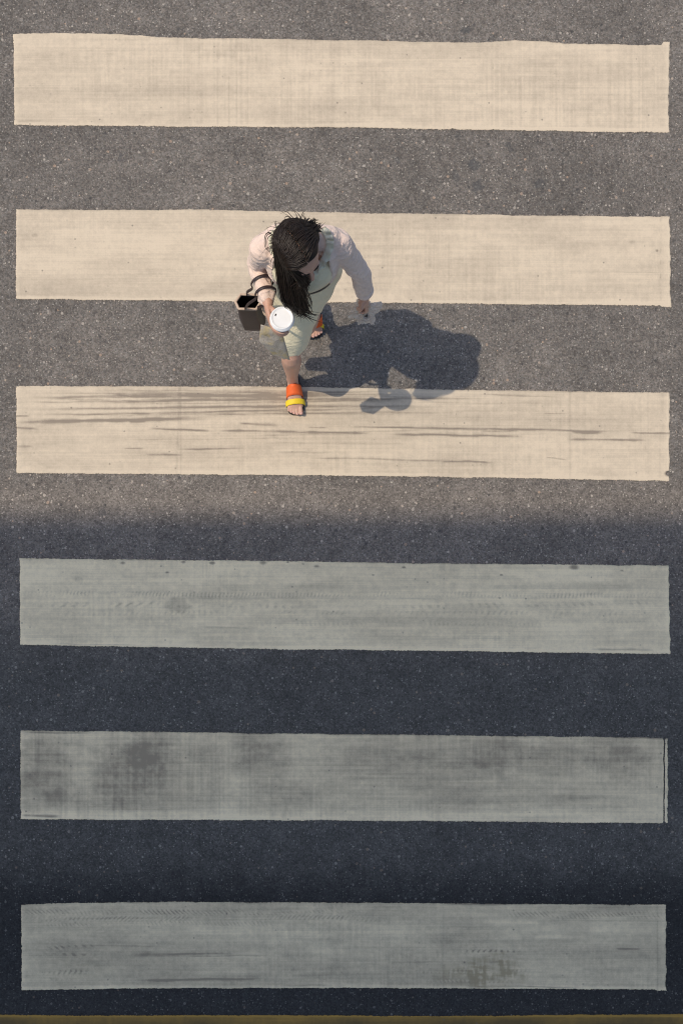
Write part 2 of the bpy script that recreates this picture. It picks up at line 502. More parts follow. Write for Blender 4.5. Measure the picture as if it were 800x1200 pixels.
def stripe(name, top, bot, left, right, mat, wearfn, seed, label, nubs=(), cat='crosswalk stripe',
           group='painted crosswalk stripes', step=1.0, cover_extra=None):
    x_lo, x_hi = min(left) - 2, max(right) + 2
    nx = int((x_hi - x_lo) / step) + 1
    ny = int((bot[0][1] - top[0][1]) / step) + 5
    u = np.linspace(0, 1, nx)[:, None]; w = np.linspace(0, 1, ny)[None, :]
    L = left[0] + (left[1] - left[0]) * w; R = right[0] + (right[1] - right[0]) * w
    L = L + vnoise(w * 105, w * 0, 9, 1, seed + 1) * 1.6; R = R + vnoise(w * 105, w * 0, 8, 1, seed + 2) * 2.6
    X = L + (R - L) * u
    ty = np.interp(X, [p[0] for p in top], [p[1] for p in top]) + vnoise(X, X * 0, 30, 1, seed + 3) * 1.2 + vnoise(X, X * 0, 5, 1, seed + 33, 3) * 1.0
    by = np.interp(X, [p[0] for p in bot], [p[1] for p in bot]) + vnoise(X, X * 0, 34, 1, seed + 4) * 1.2 + vnoise(X, X * 0, 6, 1, seed + 44, 3) * 1.0
    for (n0, n1, up, dn) in nubs:
        k = sm(X, n0 - 2, n0 + 1) * (1 - sm(X, n1 - 1, n1 + 2))
        ty = ty - k * up; by = by + k * dn
    Y = ty + (by - ty) * w
    e_top = Y - ty; e_bot = by - Y; e_l = X - L; e_r = R - X
    e = np.minimum(np.minimum(e_top, e_bot), np.minimum(e_l, e_r))
    chip = np.clip(vnoise(X, Y, 9, 6, seed + 18, 3) * 4 - 1.02, 0, 1) * np.clip(.35 + vnoise(X, Y, 120, 40, seed + 19) * 1.5, 0, 1)
    cover = .46 + np.clip(e / 3.4, 0, 1) * .9 - chip * 1.1
    cover = np.where(e < .01, .35, cover)
    wear = .22 + vnoise(X, Y, 90, 26, seed + 6) * .45 + vnoise(X, Y, 140, 2.6, seed + 7, 2) * .22
    cross = np.clip(vnoise(X, Y, 120, 60, seed + 8) * 2.4 + .35, 0, 1)
    wear = wear + cross * vnoise(X, Y, 2.0, 34, seed + 10, 2) * .30 + vnoise(X, Y, 4, 4, seed + 12, 2) * .22 + vnoise(X, Y, 26, 8, seed + 17, 3) * .26
    rust = np.zeros_like(wear)
    height = vnoise(X, Y, 5, 5, seed + 13, 2) * .0006
    add, r2, h2, cov2 = wearfn(X, Y, seed)
    wear = wear + add
    rust = rust + r2
    height = height + h2
    cover = cover + cov2
    # thicker, cleaner lip where the paint was screeded off
    lip = np.exp(-(e / 2.6) ** 2)
    wear = wear - .22 * np.exp(-((e_bot - 2) / 2.6) ** 2) - .16 * np.exp(-((e_l - 2) / 2.5) ** 2) - .12 * np.exp(-((e_r - 3) / 3) ** 2)
    # soiled feathered upper edge
    wear = wear + .5 * np.exp(-(e_top / 1.6) ** 2) * np.clip(.5 + vnoise(X, X * 0, 60, 1, seed + 15) * 2, 0, 1)
    wear = np.clip(wear, 0, 1.1)
    Z = .0035 + lip * .0009 + height - .003 * (e < .01)
    # mesh
    nvt = nx * ny
    co = np.empty((nvt, 3))
    co[:, 0] = ((X - 400) / S).ravel(); co[:, 1] = ((600 - Y) / S).ravel(); co[:, 2] = Z.ravel()
    idx = np.arange(nvt).reshape(nx, ny)
    f = np.stack([idx[:-1, :-1], idx[:-1, 1:], idx[1:, 1:], idx[1:, :-1]], -1).reshape(-1, 4)
    me = bpy.data.meshes.new(name)
    me.vertices.add(nvt); me.vertices.foreach_set('co', co.ravel())
    me.loops.add(f.size); me.loops.foreach_set('vertex_index', f.ravel())
    me.polygons.add(len(f)); me.polygons.foreach_set('loop_start', np.arange(0, f.size, 4))
    me.polygons.foreach_set('loop_total', np.full(len(f), 4))
    me.update(calc_edges=True); me.validate()
    for nm, arr in (('wear', wear), ('cover', cover), ('rust', rust)):
        at = me.attributes.new(nm, 'FLOAT', 'POINT'); at.data.foreach_set('value', arr.ravel().astype(np.float32))
    o = mesh_link(name, me, mat, None, True, W((left[0] + right[0]) / 2, (top[0][1] + bot[0][1]) / 2))
    return tag(o, label, cat, group)

Z4 = lambda X: (np.zeros_like(X), np.zeros_like(X), np.zeros_like(X))
def vlines(X, Y, x0, x1, k, seed, y0=-1e4, y1=1e4, per=2.2):
    k = k * .6; m = sm(X, x0 - 15, x0 + 15) * (1 - sm(X, x1 - 15, x1 + 15)) * sm(Y, y0 - 8, y0 + 8) * (1 - sm(Y, y1 - 8, y1 + 8))
    return k * m * np.clip(vnoise(X, Y, per, 120, seed, 2) * 2.2, -.4, 1)

def wear1(X, Y, s):
    a = vlines(X, Y, 200, 300, .30, s + 50) + vlines(X, Y, 320, 440, .25, s + 51, 80, 150) + vlines(X, Y, 560, 770, .22, s + 52)
    a += .18 * np.exp(-((Y - 108 - vnoise(X, X * 0, 80, 1, s) * 14) / 9) ** 2) * (1 - sm(X, 250, 330))
    a += scuff(X, Y, 18, 55, 143, 142, .9, .6, s + 60)
    return (a,) + Z4(X)
def wear2(X, Y, s):
    a = vlines(X, Y, 430, 560, .14, s + 50) + .12 * sm(Y, 300, 350) * (1 - sm(X, 150, 300)) - .04
    a += .45 * np.exp(-((X - 773) / 1.0) ** 2) * np.clip(vnoise(X, Y, 3, 7, s + 51) * 3, 0, 1)
    a += scuff(X, Y, 640, 785, 318, 320, .8, .35, s + 60) + blob(X, Y, 769, 294, 2, 2, .7, 3) + blob(X, Y, 740, 284, 4, 2.5, .3, 4) + blob(X, Y, 41, 276, 4, 3, .3, 5)
    return (a,) + Z4(X)
def wear3(X, Y, s):
    a = vlines(X, Y, 735, 800, .22, s + 50) + vlines(X, Y, 400, 720, .10, s + 53)
    for i, q in enumerate(((16, 330, 467, 462, 2.4, .55), (16, 300, 472, 468, 1.2, .5), (16, 360, 481, 474, 1.8, .42), (14, 210, 495, 490, 2.8, .85),
                           (40, 340, 487, 480, 1.6, .45), (150, 345, 470, 466, 2.6, .4), (180, 420, 462, 459, 1.4, .5), (200, 470, 478, 476, 1.6, .38),
                           (14, 32, 488, 488, 1.2, .8), (14, 40, 501, 502, 1.6, .55), (14, 36, 523, 523, 1.2, .55), (150, 168, 494, 494, 2.2, .7),
                           (172, 238, 503, 505, 1.5, .75), (250, 345, 505, 507, 1.7, .7), (278, 320, 496, 498, 1.8, .55), (350, 420, 506, 508, 1.6, .7),
                           (360, 380, 501, 501, 1, .5), (144, 166, 526, 526, 1, .55), (168, 208, 533, 534, 1.3, .7), (205, 275, 527, 526, 1.2, .55),
                           (320, 380, 530, 531, 1.2, .25), (360, 500, 537, 540, 1.4, .6), (395, 665, 500, 506, 1.6, .75), (455, 590, 509, 512, 1.8, .8),
                           (560, 600, 505, 506, 1, .5), (667, 700, 506, 507, 2.0, .75), (660, 745, 515, 516, 1.7, .75), (735, 785, 507, 509, 1.3, .7),
                           (515, 570, 541, 542, 1.2, .6), (638, 660, 536, 539, 1.1, .45), (635, 660, 485, 485, 1, .5), (560, 640, 463, 465, 1, .35),
                           (470, 620, 472, 473, 1, .2), (120, 330, 515, 514, .9, .22), (300, 460, 519, 521, .9, .22))):
        q = (q[0], q[1] + .25 * (q[1] - q[0]), q[2], q[3], q[4] * .72, q[5])
        a += 1.8 * scuff(X, Y, *q, seed=s + 60 + i)
    rs = random.Random(3)
    for i in range(34):
        xx = rs.uniform(12, 330); yy = rs.uniform(456, 487) + (rs.random() < .2) * rs.uniform(0, 50)
        a += scuff(X, Y, xx, xx + rs.uniform(90, 420), yy, yy + rs.uniform(-6, 3), rs.uniform(.6, 1.1), rs.uniform(.25, .6), seed=s + 300 + i)
    a += .30 * np.exp(-((X - 209 + (Y - 500) * .03) / 1.5) ** 2) * (.6 + vnoise(X, Y, 2, 12, s + 51) * 1.4)
    a += .22 * np.exp(-((X - 667) / 1.3) ** 2) + .22 * np.exp(-((X - 212) / .9) ** 2)
    for bx, by, r in ((781, 555, 4), (84, 478, 1.6), (206, 549, 1.4), (129, 544, 1.2), (465, 546, 1.2)):
        a += blob(X, Y, bx, by, r, r, .9, 8)
    z = Z4(X)
    cov = -1.2 * (((X - 783) ** 2 / 16 + (Y - 555) ** 2 / 9) < 1)
    return a, z[0], z[1], cov
def tread(X, Y, yc, hw, per, slant, x0, x1, k, seed):
    ph = (X + (Y - yc) * slant) / per * 2 * math.pi + vnoise(X, Y, 40, 6, seed) * 7
    m = np.exp(-((Y - yc - vnoise(X, X * 0, 150, 1, seed + 1) * 3) / hw) ** 4) * sm(X, x0 - 10, x0 + 20) * (1 - sm(X, x1 - 20, x1 + 10))
    fade = np.clip(.50 + vnoise(X, Y, 30, 4, seed + 2) * 3.2, 0, 1.2)
    return k * m * fade * np.clip(np.cos(ph) * 1.3, 0, 1)
def wear4(X, Y, s):
    a = np.zeros_like(X)
    h = np.zeros_like(X)
    for q in ((697, 3.2, 4.3, .3, 30, 770, .34), (708, 3.0, 12.5, .8, 35, 300, .36), (709, 3.4, 9.5, -.6, 300, 770, .26), (719, 2.6, 6.5, .4, 60, 770, .20), (731, 2.5, 5.2, 0, 300, 760, .14)):
        tr = tread(X, Y, *q, seed=s + int(q[0])); a += tr; h -= tr * .0025
    a += .12 * np.exp(-((Y - 701) / 1.0) ** 2) + .14 * np.exp(-((Y - 688) / 5) ** 2) * sm(X, 100, 400) + .09 * np.exp(-((Y - 726) / 3) ** 2)
    a += blob(X, Y, 208, 710, 15, 11, .42, 4) + blob(X, Y, 92, 679, 6, 4, .25, 5)
    for i, (bx, by, r) in enumerate(((144, 660, 3), (196, 671, 2), (249, 660, 3), (215, 659, 2.4), (309, 660, 4), (337, 659, 1.6), (371, 664, 3), (355, 661, 2), (473, 665, 2), (437, 674, 1.6), (587, 674, 1.5), (672, 665, 5), (728, 669, 1.6), (585, 701, 1.4))):
        a += blob(X, Y, bx, by, r * 1.3, r * .7, .8, 9 + i)
    a += scuff(X, Y, 230, 300, 735, 737, .9, .4, s + 61) + scuff(X, Y, 690, 770, 760.5, 762, 1.0, .95, s + 62) + scuff(X, Y, 60, 190, 755, 757, .8, .6, s + 63) + scuff(X, Y, 460, 560, 702, 702, .8, .25, s + 64)
    z = Z4(X)
    return a, z[0], h, z[0]
def wear5(X, Y, s):
    a = .24 + vlines(X, Y, 30, 300, .20, s + 50) + vlines(X, Y, 300, 780, .12, s + 51)
    for i, q in enumerate(((52, 905, 40, 42, .42), (150, 905, 48, 46, .42), (180, 880, 34, 28, .38), (305, 890, 40, 40, .36), (330, 935, 50, 26, .20), (245, 915, 30, 30, .15), (520, 905, 90, 30, .18), (585, 885, 38, 26, .30), (725, 890, 45, 24, .34), (650, 890, 40, 26, .22), (440, 890, 70, 26, .18), (65, 870, 40, 8, .25))):
        a += .85 * blob(X, Y, *q, seed=20 + i)
    a += .18 * vnoise(X, Y, 70, 3, s + 52) - .25 * np.exp(-((Y - 955) / 5) ** 2)
    a += scuff(X, Y, 22, 75, 955, 957, 1.6, 1.1, s + 61) + scuff(X, Y, 25, 110, 858.5, 859, .9, .6, s + 63) + scuff(X, Y, 700, 782, 862, 866, 1.0, .9, s + 64)
    z = Z4(X)
    cov = -1.4 * np.exp(-((X - 777.4 - vnoise(Y, Y * 0, 10, 1, s + 70) * 1.2) / 1.15) ** 2)
    cov = cov - 1.0 * (sm(X, 25, 27) < 1) * (Y > 940) * (Y < 953) * 0
    return a, z[0] + .25 * np.clip(vnoise(X, Y, 30, 20, s + 80), 0, 1), z[1], cov
def wear6(X, Y, s):
    a = np.zeros_like(X) + .30
    h = np.zeros_like(X)
    for q in ((1069, 3.4, 5.2, -1.0, 30, 420, .36), (1076, 3.4, 5.2, 1.0, 30, 470, .36), (1083, 3.0, 4.6, -.8, 50, 330, .22), (1111, 3.0, 8.5, -1.2, 55, 110, .5), (1119, 1.6, 11, 0, 45, 110, .5), (1139, 3.4, 6.0, .5, 50, 105, .42), (1148, 2.4, 6.0, -.5, 50, 105, .25),
              (1072, 4.5, 5.0, -.8, 590, 780, .26), (1114, 1.6, 7, 0, 540, 610, .5), (1139, 2.6, 5, .6, 490, 620, .4), (1150, 2.0, 5, 0, 500, 610, .32)):
        tr = tread(X, Y, *q, seed=s + int(q[0])); a += tr; h -= tr * .0025
    a -= .12 * np.exp(-((Y - 1091) / 8) ** 2)
    a += .10 * np.exp(-((X - 519) / 1) ** 2)
    for i, q in enumerate(((150, 285, 1119, 1117, 1.4, .55), (210, 330, 1121, 1120, .8, .4), (160, 320, 1149, 1147, 1.2, .85), (90, 200, 1108, 1109, 1, .35), (720, 752, 1112, 1112, .8, .9), (540, 690, 1156, 1157, .8, .8), (520, 600, 1059.5, 1060, .8, .8),
                           (450, 520, 1128, 1127, 1.2, .35), (570, 590, 1127, 1127, 1, .6), (330, 390, 1155, 1155, .8, .4), (620, 700, 1098, 1098, 1.4, -.3), (560, 640, 1080, 1082, 3, -.3))):
        a += scuff(X, Y, *q, seed=s + 60 + i)
    a += .35 * np.exp(-((X - 769.5) / .8) ** 2) * .5
    r = blob(X, Y, 578, 1140, 40, 26, .8, 3) + blob(X, Y, 545, 1142, 40, 16, .5, 4) + blob(X, Y, 90, 1135, 40, 24, .15, 6)
    r = r - blob(X, Y, 576, 1136, 10, 9, .6, 7)
    z = Z4(X)
    r = r * np.clip(.75 + 2.2 * vnoise(X, Y, 2.5, 12, s + 90, 2) + 2.2 * vnoise(X, Y, 12, 2.2, s + 91, 2), .1, 1.3)
    return a, np.clip(r, 0, 1), h, z[0]

P1 = dict(top=[(0, 40), (16, 40), (65, 38), (140, 40), (200, 44), (330, 46), (520, 49), (560, 50), (600, 47), (640, 48), (660, 51), (784, 53)], bot=[(16, 147), (200, 149), (400, 150), (560, 153), (784, 156)])
stripe('crosswalk_stripe', **P1, left=(16, 17), right=(784, 783), mat=M['paint_cream'], wearfn=wear1, seed=1, nubs=((776, 790, 4, 0),),
       label='topmost cream stripe in full sun, its upper edge wavy and one corner nubbed')
stripe('crosswalk_stripe', top=[(16, 245), (150, 246), (230, 245.5), (400, 249), (600, 252), (784, 254)], bot=[(19, 351), (400, 355), (786, 359)],
       left=(19, 19), right=(784, 786), mat=M['paint_cream'], wearfn=wear2, seed=2, nubs=((774, 790, .5, 1.5),),
       label="clean cream stripe behind the walking woman's head and shoulders")
stripe('crosswalk_stripe', top=[(16, 452), (340, 453), (560, 457), (784, 460)], bot=[(19, 555), (300, 557), (560, 560), (784, 564.5)],
       left=(19, 20), right=(784, 784), mat=M['paint_cream'], wearfn=wear3, seed=3,
       label="cream stripe with dark skid streaks under the woman's front sandal")
stripe('crosswalk_stripe', top=[(20, 654), (100, 655), (300, 657), (500, 660), (784, 662.5)], bot=[(20, 756), (300, 761), (500, 763), (784, 767)],
       left=(23, 24), right=(783, 785), mat=M['paint_shade_lift'], wearfn=wear4, seed=4,
       label='shaded cream stripe nearest the shadow edge, with faint tyre tread rows and a round smudge')
stripe('crosswalk_stripe', top=[(20, 856), (150, 857), (300, 859), (500, 861), (784, 864.5)], bot=[(20, 960), (120, 961), (400, 962), (784, 965)],
       left=(24, 24.5), right=(782, 782), mat=M['paint_shade_lift'], wearfn=wear5, seed=5,
       label='shaded cream stripe with smoky dark blotches and a thin separate line at its right end')
stripe('crosswalk_stripe', top=[(20, 1059.5), (110, 1057.5), (200, 1056.5), (400, 1057.5), (784, 1060)], bot=[(20, 1161), (200, 1158.5), (400, 1158), (784, 1160)],
       left=(25, 25.5), right=(780, 780), mat=M['paint_shade_lift'], wearfn=wear6, seed=6, nubs=((768, 790, 0, 1.5),),
       label='shaded cream stripe with hatched tyre prints beside the brown edge line')

# ------------------------------------------------------------------ edge line at the foot of the picture
def wear_edge(X, Y, s):
    a = .35 + vnoise(X, Y, 60, 30, s) * .8 + .25 * sm(Y, 1193, 1200)
    a -= 1.5 * np.exp(-((Y - 1190.4) / 1.2) ** 2)
    z = Z4(X)
    return a, z[0], z[1], z[2]
stripe('edge_line', top=[(-260, 1189.5), (0, 1189), (120, 1190), (300, 1189), (520, 1190.5), (670, 1189), (682, 1188), (694, 1189), (800, 1187.5), (1060, 1187)],
       bot=[(-260, 1222), (1060, 1221)], left=(-260, -260), right=(1060, 1060), mat=M['paint_ochre'], wearfn=wear_edge, seed=9,
       label='long dirty ochre edge line along the bottom of the crossing', cat='road line', group=None, step=1.3)

# ------------------------------------------------------------------ elevated walkway whose shade covers the lower half
def walkway():
    z0 = 17.0
    root = empty('elevated_walkway', (0, -2.2, 0))
    tag(root, 'concrete elevated walkway crossing high over the road above the shaded stripes', 'walkway')
    y1 = -.02 - .02 * z0 + .0
    y0 = y1 - 3.1
    bm = bmesh.new(); box(bm, -60, 60, y0, y1, z0, z0 + .3)
    box(bm, -60, 60, y0 + .8, y0 + 1.3, z0 - .8, z0 - .003); box(bm, -60, 60, y1 - 1.3, y1 - .8, z0 - .8, z0 - .003)
    mesh_obj('deck', bm, M['concrete'], root, False)
    for y in (y0 + .06, y1 - .06):
        bm = bmesh.new()
        box(bm, -60, 60, y - .03, y + .03, z0 + 1.3, z0 + 1.36)
        box(bm, -60, 60, y - .02, y + .02, z0 + .8, z0 + .83)
        for k in range(-29, 30):
            box(bm, k * 2 - .03, k * 2 + .03, y - .028, y + .028, z0 + .303, z0 + 1.297)
        mesh_obj('railing', bm, M['steel'], root, False)
    for x in (-38, -16, 16, 38):
        bm = bmesh.new()
        loft(bm, [(x, (y0 + y1) / 2, 0), (x, (y0 + y1) / 2, z0 - .9)], [.45, .45], 24)
        box(bm, x - .5, x + .5, y0 + .5, y1 - .5, z0 - 1.5, z0 - .803)
        mesh_obj('column', bm, M['concrete'], root, False)
walkway()
def footbridge():
    root = empty('footbridge', (0, -4.3, 0))
    tag(root, 'lower concrete footbridge beside the ochre edge line, from which the crossing is seen', 'footbridge')
    y1 = -2.80; y0 = y1 - 3.2; z0 = 7.2
    bm = bmesh.new(); box(bm, -40, 40, y0, y1, z0, z0 + .3)
    mesh_obj('deck', bm, M['concrete'], root, False)
    for y in (y0 + .06, y1 - .06):
        bm = bmesh.new()
        box(bm, -40, 40, y - .03, y + .03, z0 + 1.3, z0 + 1.36)
        for k in range(-19, 20):
            box(bm, k * 2 - .03, k * 2 + .03, y - .028, y + .028, z0 + .303, z0 + 1.297)
        mesh_obj('railing', bm, M['steel'], root, False)
    for x in (-24, 24):
        bm = bmesh.new()
        box(bm, x - .4, x + .4, y0 + 1, y1 - 1, 0, z0 - .003)
        mesh_obj('column', bm, M['concrete'], root, False)
footbridge()

# ------------------------------------------------------------------ the woman
foot0 = W(355, 440)
person = empty('person', foot0)
tag(person, 'woman in pale cardigan and sage dress walking across the crossing with a coffee cup', 'person')

# joints (ground px, height)
J = dict(
    pelvis=W(362, 419, .82), waist=W(361, 419, 1.0), chest=W(360, 420, 1.14), top=W(360, 420, 1.27),
    rsh=W(321, 419, 1.255), rel=W(312, 406, .985), rwr=W(324, 452, 1.03),
    lsh=W(398, 414, 1.245), lel=W(420, 420, 1.02), lwr=W(425, 421, .80),
    rhip=W(349, 402, .80), rkn=W(344, 457, .43), lhip=W(372, 401, .80), lkn=W(361, 420, .42))

# feet ---------------------------------------------------------------
def foot_space(toe, direc, L, pitch):
    f = Vector((direc[0], direc[1], 0)).normalized(); up = Vector((0, 0, 1)); r = f.cross(up)   # r: to the right of f
    sb = .70 * L
    ca, sa = math.cos(pitch), math.sin(pitch)
    def m(s, side, z):
        if s < sb and pitch:
            k = min(1, (sb - s) / .03)
            a = pitch * (k * k * (3 - 2 * k))
            c, q = math.cos(a), math.sin(a)
            ds, dz = s - sb, z
            s2 = sb + ds * c + dz * q; z2 = -ds * q + dz * c
        else:
            s2, z2 = s, z
        return Vector(toe) + f * (s2 - L) + r * side + up * z2
    return m

SOLE = .018
def build_foot(bm, m, L, inner):
    # instep and heel: rings across the foot, s along it
    rows = [(.00, .012, .030, .022), (.02, .026, .038, .032), (.06, .029, .052, .040), (.10, .030, .046, .036), (.135, .037, .034, .026), (.158, .041, .026, .020), (.178, .038, .020, .015), (.186, .02, .018, .010)]
    rings = []
    for (s, hw, zc, hz) in rows:
        s *= L / .22
        off = inner * .004 * (s / L)
        ring = []
        for k in range(18):
            a = 2 * math.pi * k / 18
            ring.append(bm.verts.new(m(s, off + hw * math.cos(a), SOLE + max(.001, zc - .010 + hz * math.sin(a)))))
        rings.append(ring)
    for i in range(len(rings) - 1):
        for k in range(18):
            bm.faces.new((rings[i][k], rings[i][(k + 1) % 18], rings[i + 1][(k + 1) % 18], rings[i + 1][k]))
    bm.faces.new(rings[0][::-1]); bm.faces.new(rings[-1])
    # toes: big toe on the inner side
    for k, (side, r, ln) in enumerate(((.027, .0112, 1.0), (.0075, .0085, .99), (-.0075, .0080, .965), (-.021, .0076, .93), (-.033, .0072, .885))):
        s1 = L * ln - r
        pts = [m(L * .72, inner * side * .95, SOLE + .012), m(L * .83 * (.6 + .4 * ln), inner * side, SOLE + .014), m(s1, inner * side * 1.03, SOLE + r * .9)]
        limb(bm, [(*pts[0], r * 1.1), (*pts[1], r * .92), (*pts[2], r)], 7, 10)
    return m

fr = foot_space(W(347, 489.5), (.022, -.213), .222, 0)        # front (her right) foot: r points to her right = -x
rear = foot_space(W(369, 399), (.01, -1), .222, math.radians(44))
bm = bmesh.new()
build_foot(bm, fr, .222, -1)
build_foot(bm, rear, .222, 1)
ra = fr(.055, 0, .085); la = rear(.055, 0, .085)
# legs
def leg(hip, knee, ank, heel_in):
    k2 = knee + (hip - knee) * .12
    calf = knee + (ank - knee) * .32 + Vector((0, .018, 0))
    limb(bm, [(*hip, .074), (*(hip + (knee - hip) * .5), .058), (*k2, .048), (*knee, .046), (*calf, .049), (*(knee + (ank - knee) * .68 + Vector((0, .006, 0))), .035), (*(knee + (ank - knee) * .9), .029), (*ank, .030), (*heel_in, .028)], 26, 20)
leg(J['rhip'], J['rkn'], ra, fr(.045, 0, .05))
leg(J['lhip'], J['lkn'], la, rear(.045, 0, .05))
# torso
TR = [(*W(362, 402), .72, .10, .085), (*W(362, 397), .80, .150, .118), (*W(362, 397), .88, .148, .116), (*W(361, 407), .97, .120, .094), (*W(361, 417), 1.05, .118, .092),
      (*W(360, 420), 1.13, .132, .102), (*W(360, 420), 1.21, .140, .098), (*W(360, 419), 1.265, .125, .075), (*W(360, 419), 1.30, .075, .058), (*W(360, 422), 1.33, .050, .052)]
TR = [(t[0], t[1], t[3], t[4], t[5]) for t in TR]     # x, y, z, rx, ry
def torso_at(z):
    zs = [t[2] for t in TR]
    return [float(np.interp(z, zs, [t[i] for t in TR])) for i in (0, 1, 3, 4)]
loft(bm, [t[:3] for t in TR], [(t[3], t[4]) for t in TR], 28, ref=(1, 0, 0))
for sx in (-1, 1):   # bust
    ellipsoid(bm, W(360 + sx * 15, 431, 1.15), XYZ, (.052, .042, .052))
# head ---------------------------------------------------------------
HC = W(358, 439, 1.425)
fdir = Vector((.54, -.80, -.20)).normalized()
udir = (Vector((0, 0, 1)) - fdir * fdir.z).normalized()
sdir = fdir.cross(udir)                    # her right
HA = (sdir, fdir, udir)
HS = 1.10
def hp(s, f, u): return HC + (sdir * s + fdir * f + udir * u) * HS
def hell(bm, c, axes, r, a, b): ellipsoid(bm, c, axes, tuple(x * HS for x in r), a, b)
limb(bm, [(*W(360, 420, 1.27), .055), (*(W(360, 428, 1.34)), .048), (*hp(0, -.01, -.045), .05)], 8, 18)
hell(bm, hp(0, -.008, .02), HA, (.074, .092, .088), 26, 18)           # cranium
hell(bm, hp(0, .022, -.045), HA, (.058, .064, .068), 22, 14)          # face
hell(bm, hp(0, .044, -.092), HA, (.030, .032, .026), 16, 10)          # chin
hell(bm, hp(0, .070, .012), HA, (.050, .018, .014), 16, 10)           # brow
for sx in (-1, 1):
    hell(bm, hp(sx * .034, .064, -.040), HA, (.020, .018, .020), 14, 10)   # cheek
    hell(bm, hp(sx * .074, -.008, -.020), HA, (.008, .018, .030), 14, 10)  # ear
limb(bm, [(*hp(0, .082, -.004), .008), (*hp(0, .096, -.028), .009), (*hp(0, .102, -.042), .012)], 6, 12)  # nose
for sx in (-1, 1): hell(bm, hp(sx * .011, .092, -.046), HA, (.008, .009, .007), 10, 8)
hell(bm, hp(0, .078, -.070), HA, (.022, .012, .009), 14, 8)           # mouth
# arms
def pt(v, r): return (*v, r)
limb(bm, [pt(J['rsh'], .050), pt(J['rsh'].lerp(J['rel'], .4), .043), pt(J['rel'], .036), pt(J['rel'].lerp(J['rwr'], .35), .036), pt(J['rwr'], .024)], 20, 18)
limb(bm, [pt(J['lsh'], .050), pt(J['lsh'].lerp(J['lel'], .4), .043), pt(J['lel'], .036), pt(J['lel'].lerp(J['lwr'], .35), .036), pt(J['lwr'], .024)], 20, 18)
# right hand round the cup
CUP = W(339, 473.5, 0)
CUP_Z0, CUP_Z1 = .985, 1.085
def cupr(z): return .032 + (.046 - .032) * (z - CUP_Z0) / (CUP_Z1 - CUP_Z0)
def cp(deg, r, z): a = math.radians(deg); return Vector((CUP.x + r * math.cos(a), CUP.y + r * math.sin(a), z))
HZ = 1.030
pal = [J['rwr'], J['rwr'].lerp(cp(165, .054, HZ), .35) + Vector((-.004, 0, 0)), J['rwr'].lerp(cp(165, .054, HZ), .7) + Vector((-.004, 0, 0)), cp(176, .051, HZ), cp(196, .048, HZ)]
loft(bm, pal, [(.022, .020), (.028, .017), (.037, .015), (.038, .012), (.030, .008)], 16, ref=(0, 0, 1))
RT = []
for i, (z, a1, r) in enumerate(((1.058, 292, .0082), (1.040, 300, .0086), (1.022, 292, .0083), (1.006, 276, .0073))):
    R = cupr(z) + r * .92
    a0 = 172
    ctrl = [pt(cp(a0 + (a1 - a0) * t, R + (.004 if t < .15 else 0) + .003 * math.sin(t * math.pi * 3) ** 2, z + .004 * (1 - t)), r * (1.08 - .22 * t)) for t in (0, .2, .42, .62, .82, 1)]
    limb(bm, ctrl, 14, 10)
    RT.append((ctrl[-1], ctrl[-2], r))
limb(bm, [pt(J['rwr'].lerp(cp(165, .054, HZ), .35) + Vector((.006, 0, .012)), .014), pt(cp(122, .052, 1.055), .0115), pt(cp(92, .049, 1.066), .0095), pt(cp(62, .0475, 1.068), .0088)], 10, 12)
# left hand, closed on the bag it carries
LW = J['lwr']
def lh(x, y, z): return LW + Vector((x, y, z))
loft(bm, [lh(0, 0, .01), lh(.003, -.002, -.03), lh(.006, -.004, -.06), lh(.006, -.006, -.088)], [(.018, .022), (.016, .033), (.015, .038), (.011, .034)], 16, ref=(1, 0, 0))
for i, (dy, r, ln) in enumerate(((-.034, .0082, .95), (-.015, .0086, 1.05), (.004, .0083, 1.0), (.021, .0073, .82))):
    limb(bm, [pt(lh(.006, dy, -.080), r * 1.1), pt(lh(.010, dy, -.104 * (.9 + .1 * ln)), r), pt(lh(.000, dy - .002, -.120 * (.85 + .15 * ln)), r * .96), pt(lh(-.019, dy - .002, -.118 * (.85 + .15 * ln)), r * .9),
              pt(lh(-.026, dy, -.100), r * .85), pt(lh(-.018, dy, -.088), r * .8)], 14, 10)
limb(bm, [pt(lh(-.006, -.026, -.028), .014), pt(lh(-.016, -.044, -.055), .0105), pt(lh(-.026, -.040, -.078), .009), pt(lh(-.032, -.028, -.092), .0085)], 9, 12)
body = mesh_link('body', fused(bm, .0038, 3, .5), M['skin'], person)

# eyes, lips
for sx in (-1, 1):
    bm = bmesh.new(); hell(bm, hp(sx * .031, .0765, -.016), HA, (.011, .006, .0045), 12, 8)
    mesh_obj('eye', bm, M['eye'], person)
    bm = bmesh.new()
    limb(bm, [(*hp(sx * .013, .089, .008), .0022), (*hp(sx * .032, .085, .013), .003), (*hp(sx * .050, .066, .007), .0015)], 8, 8)
    mesh_obj('eyebrow', bm, M['hair'], person)
bm = bmesh.new(); hell(bm, hp(0, .0845, -.067), HA, (.020, .0065, .0042), 14, 8); hell(bm, hp(0, .0845, -.0745), HA, (.017, .007, .0048), 14, 8)
mesh_obj('lips', bm, M['lips'], person)

# toenails
for mm, inner in ((fr, -1), (rear, 1)):
    bm = bmesh.new()
    for k, (side, r, ln) in enumerate(((.027, .0112, 1.0), (.0075, .0085, .99), (-.0075, .0080, .965), (-.021, .0076, .93), (-.033, .0072, .885))):
        s1 = .222 * ln - r * .7
        a = mm(s1, inner * side * 1.03, SOLE + r * 1.72)
        ellipsoid(bm, a, XYZ, (r * .58, r * .62, .0022), 10, 6)
    mesh_obj('toenails', bm, M['nail'], person)

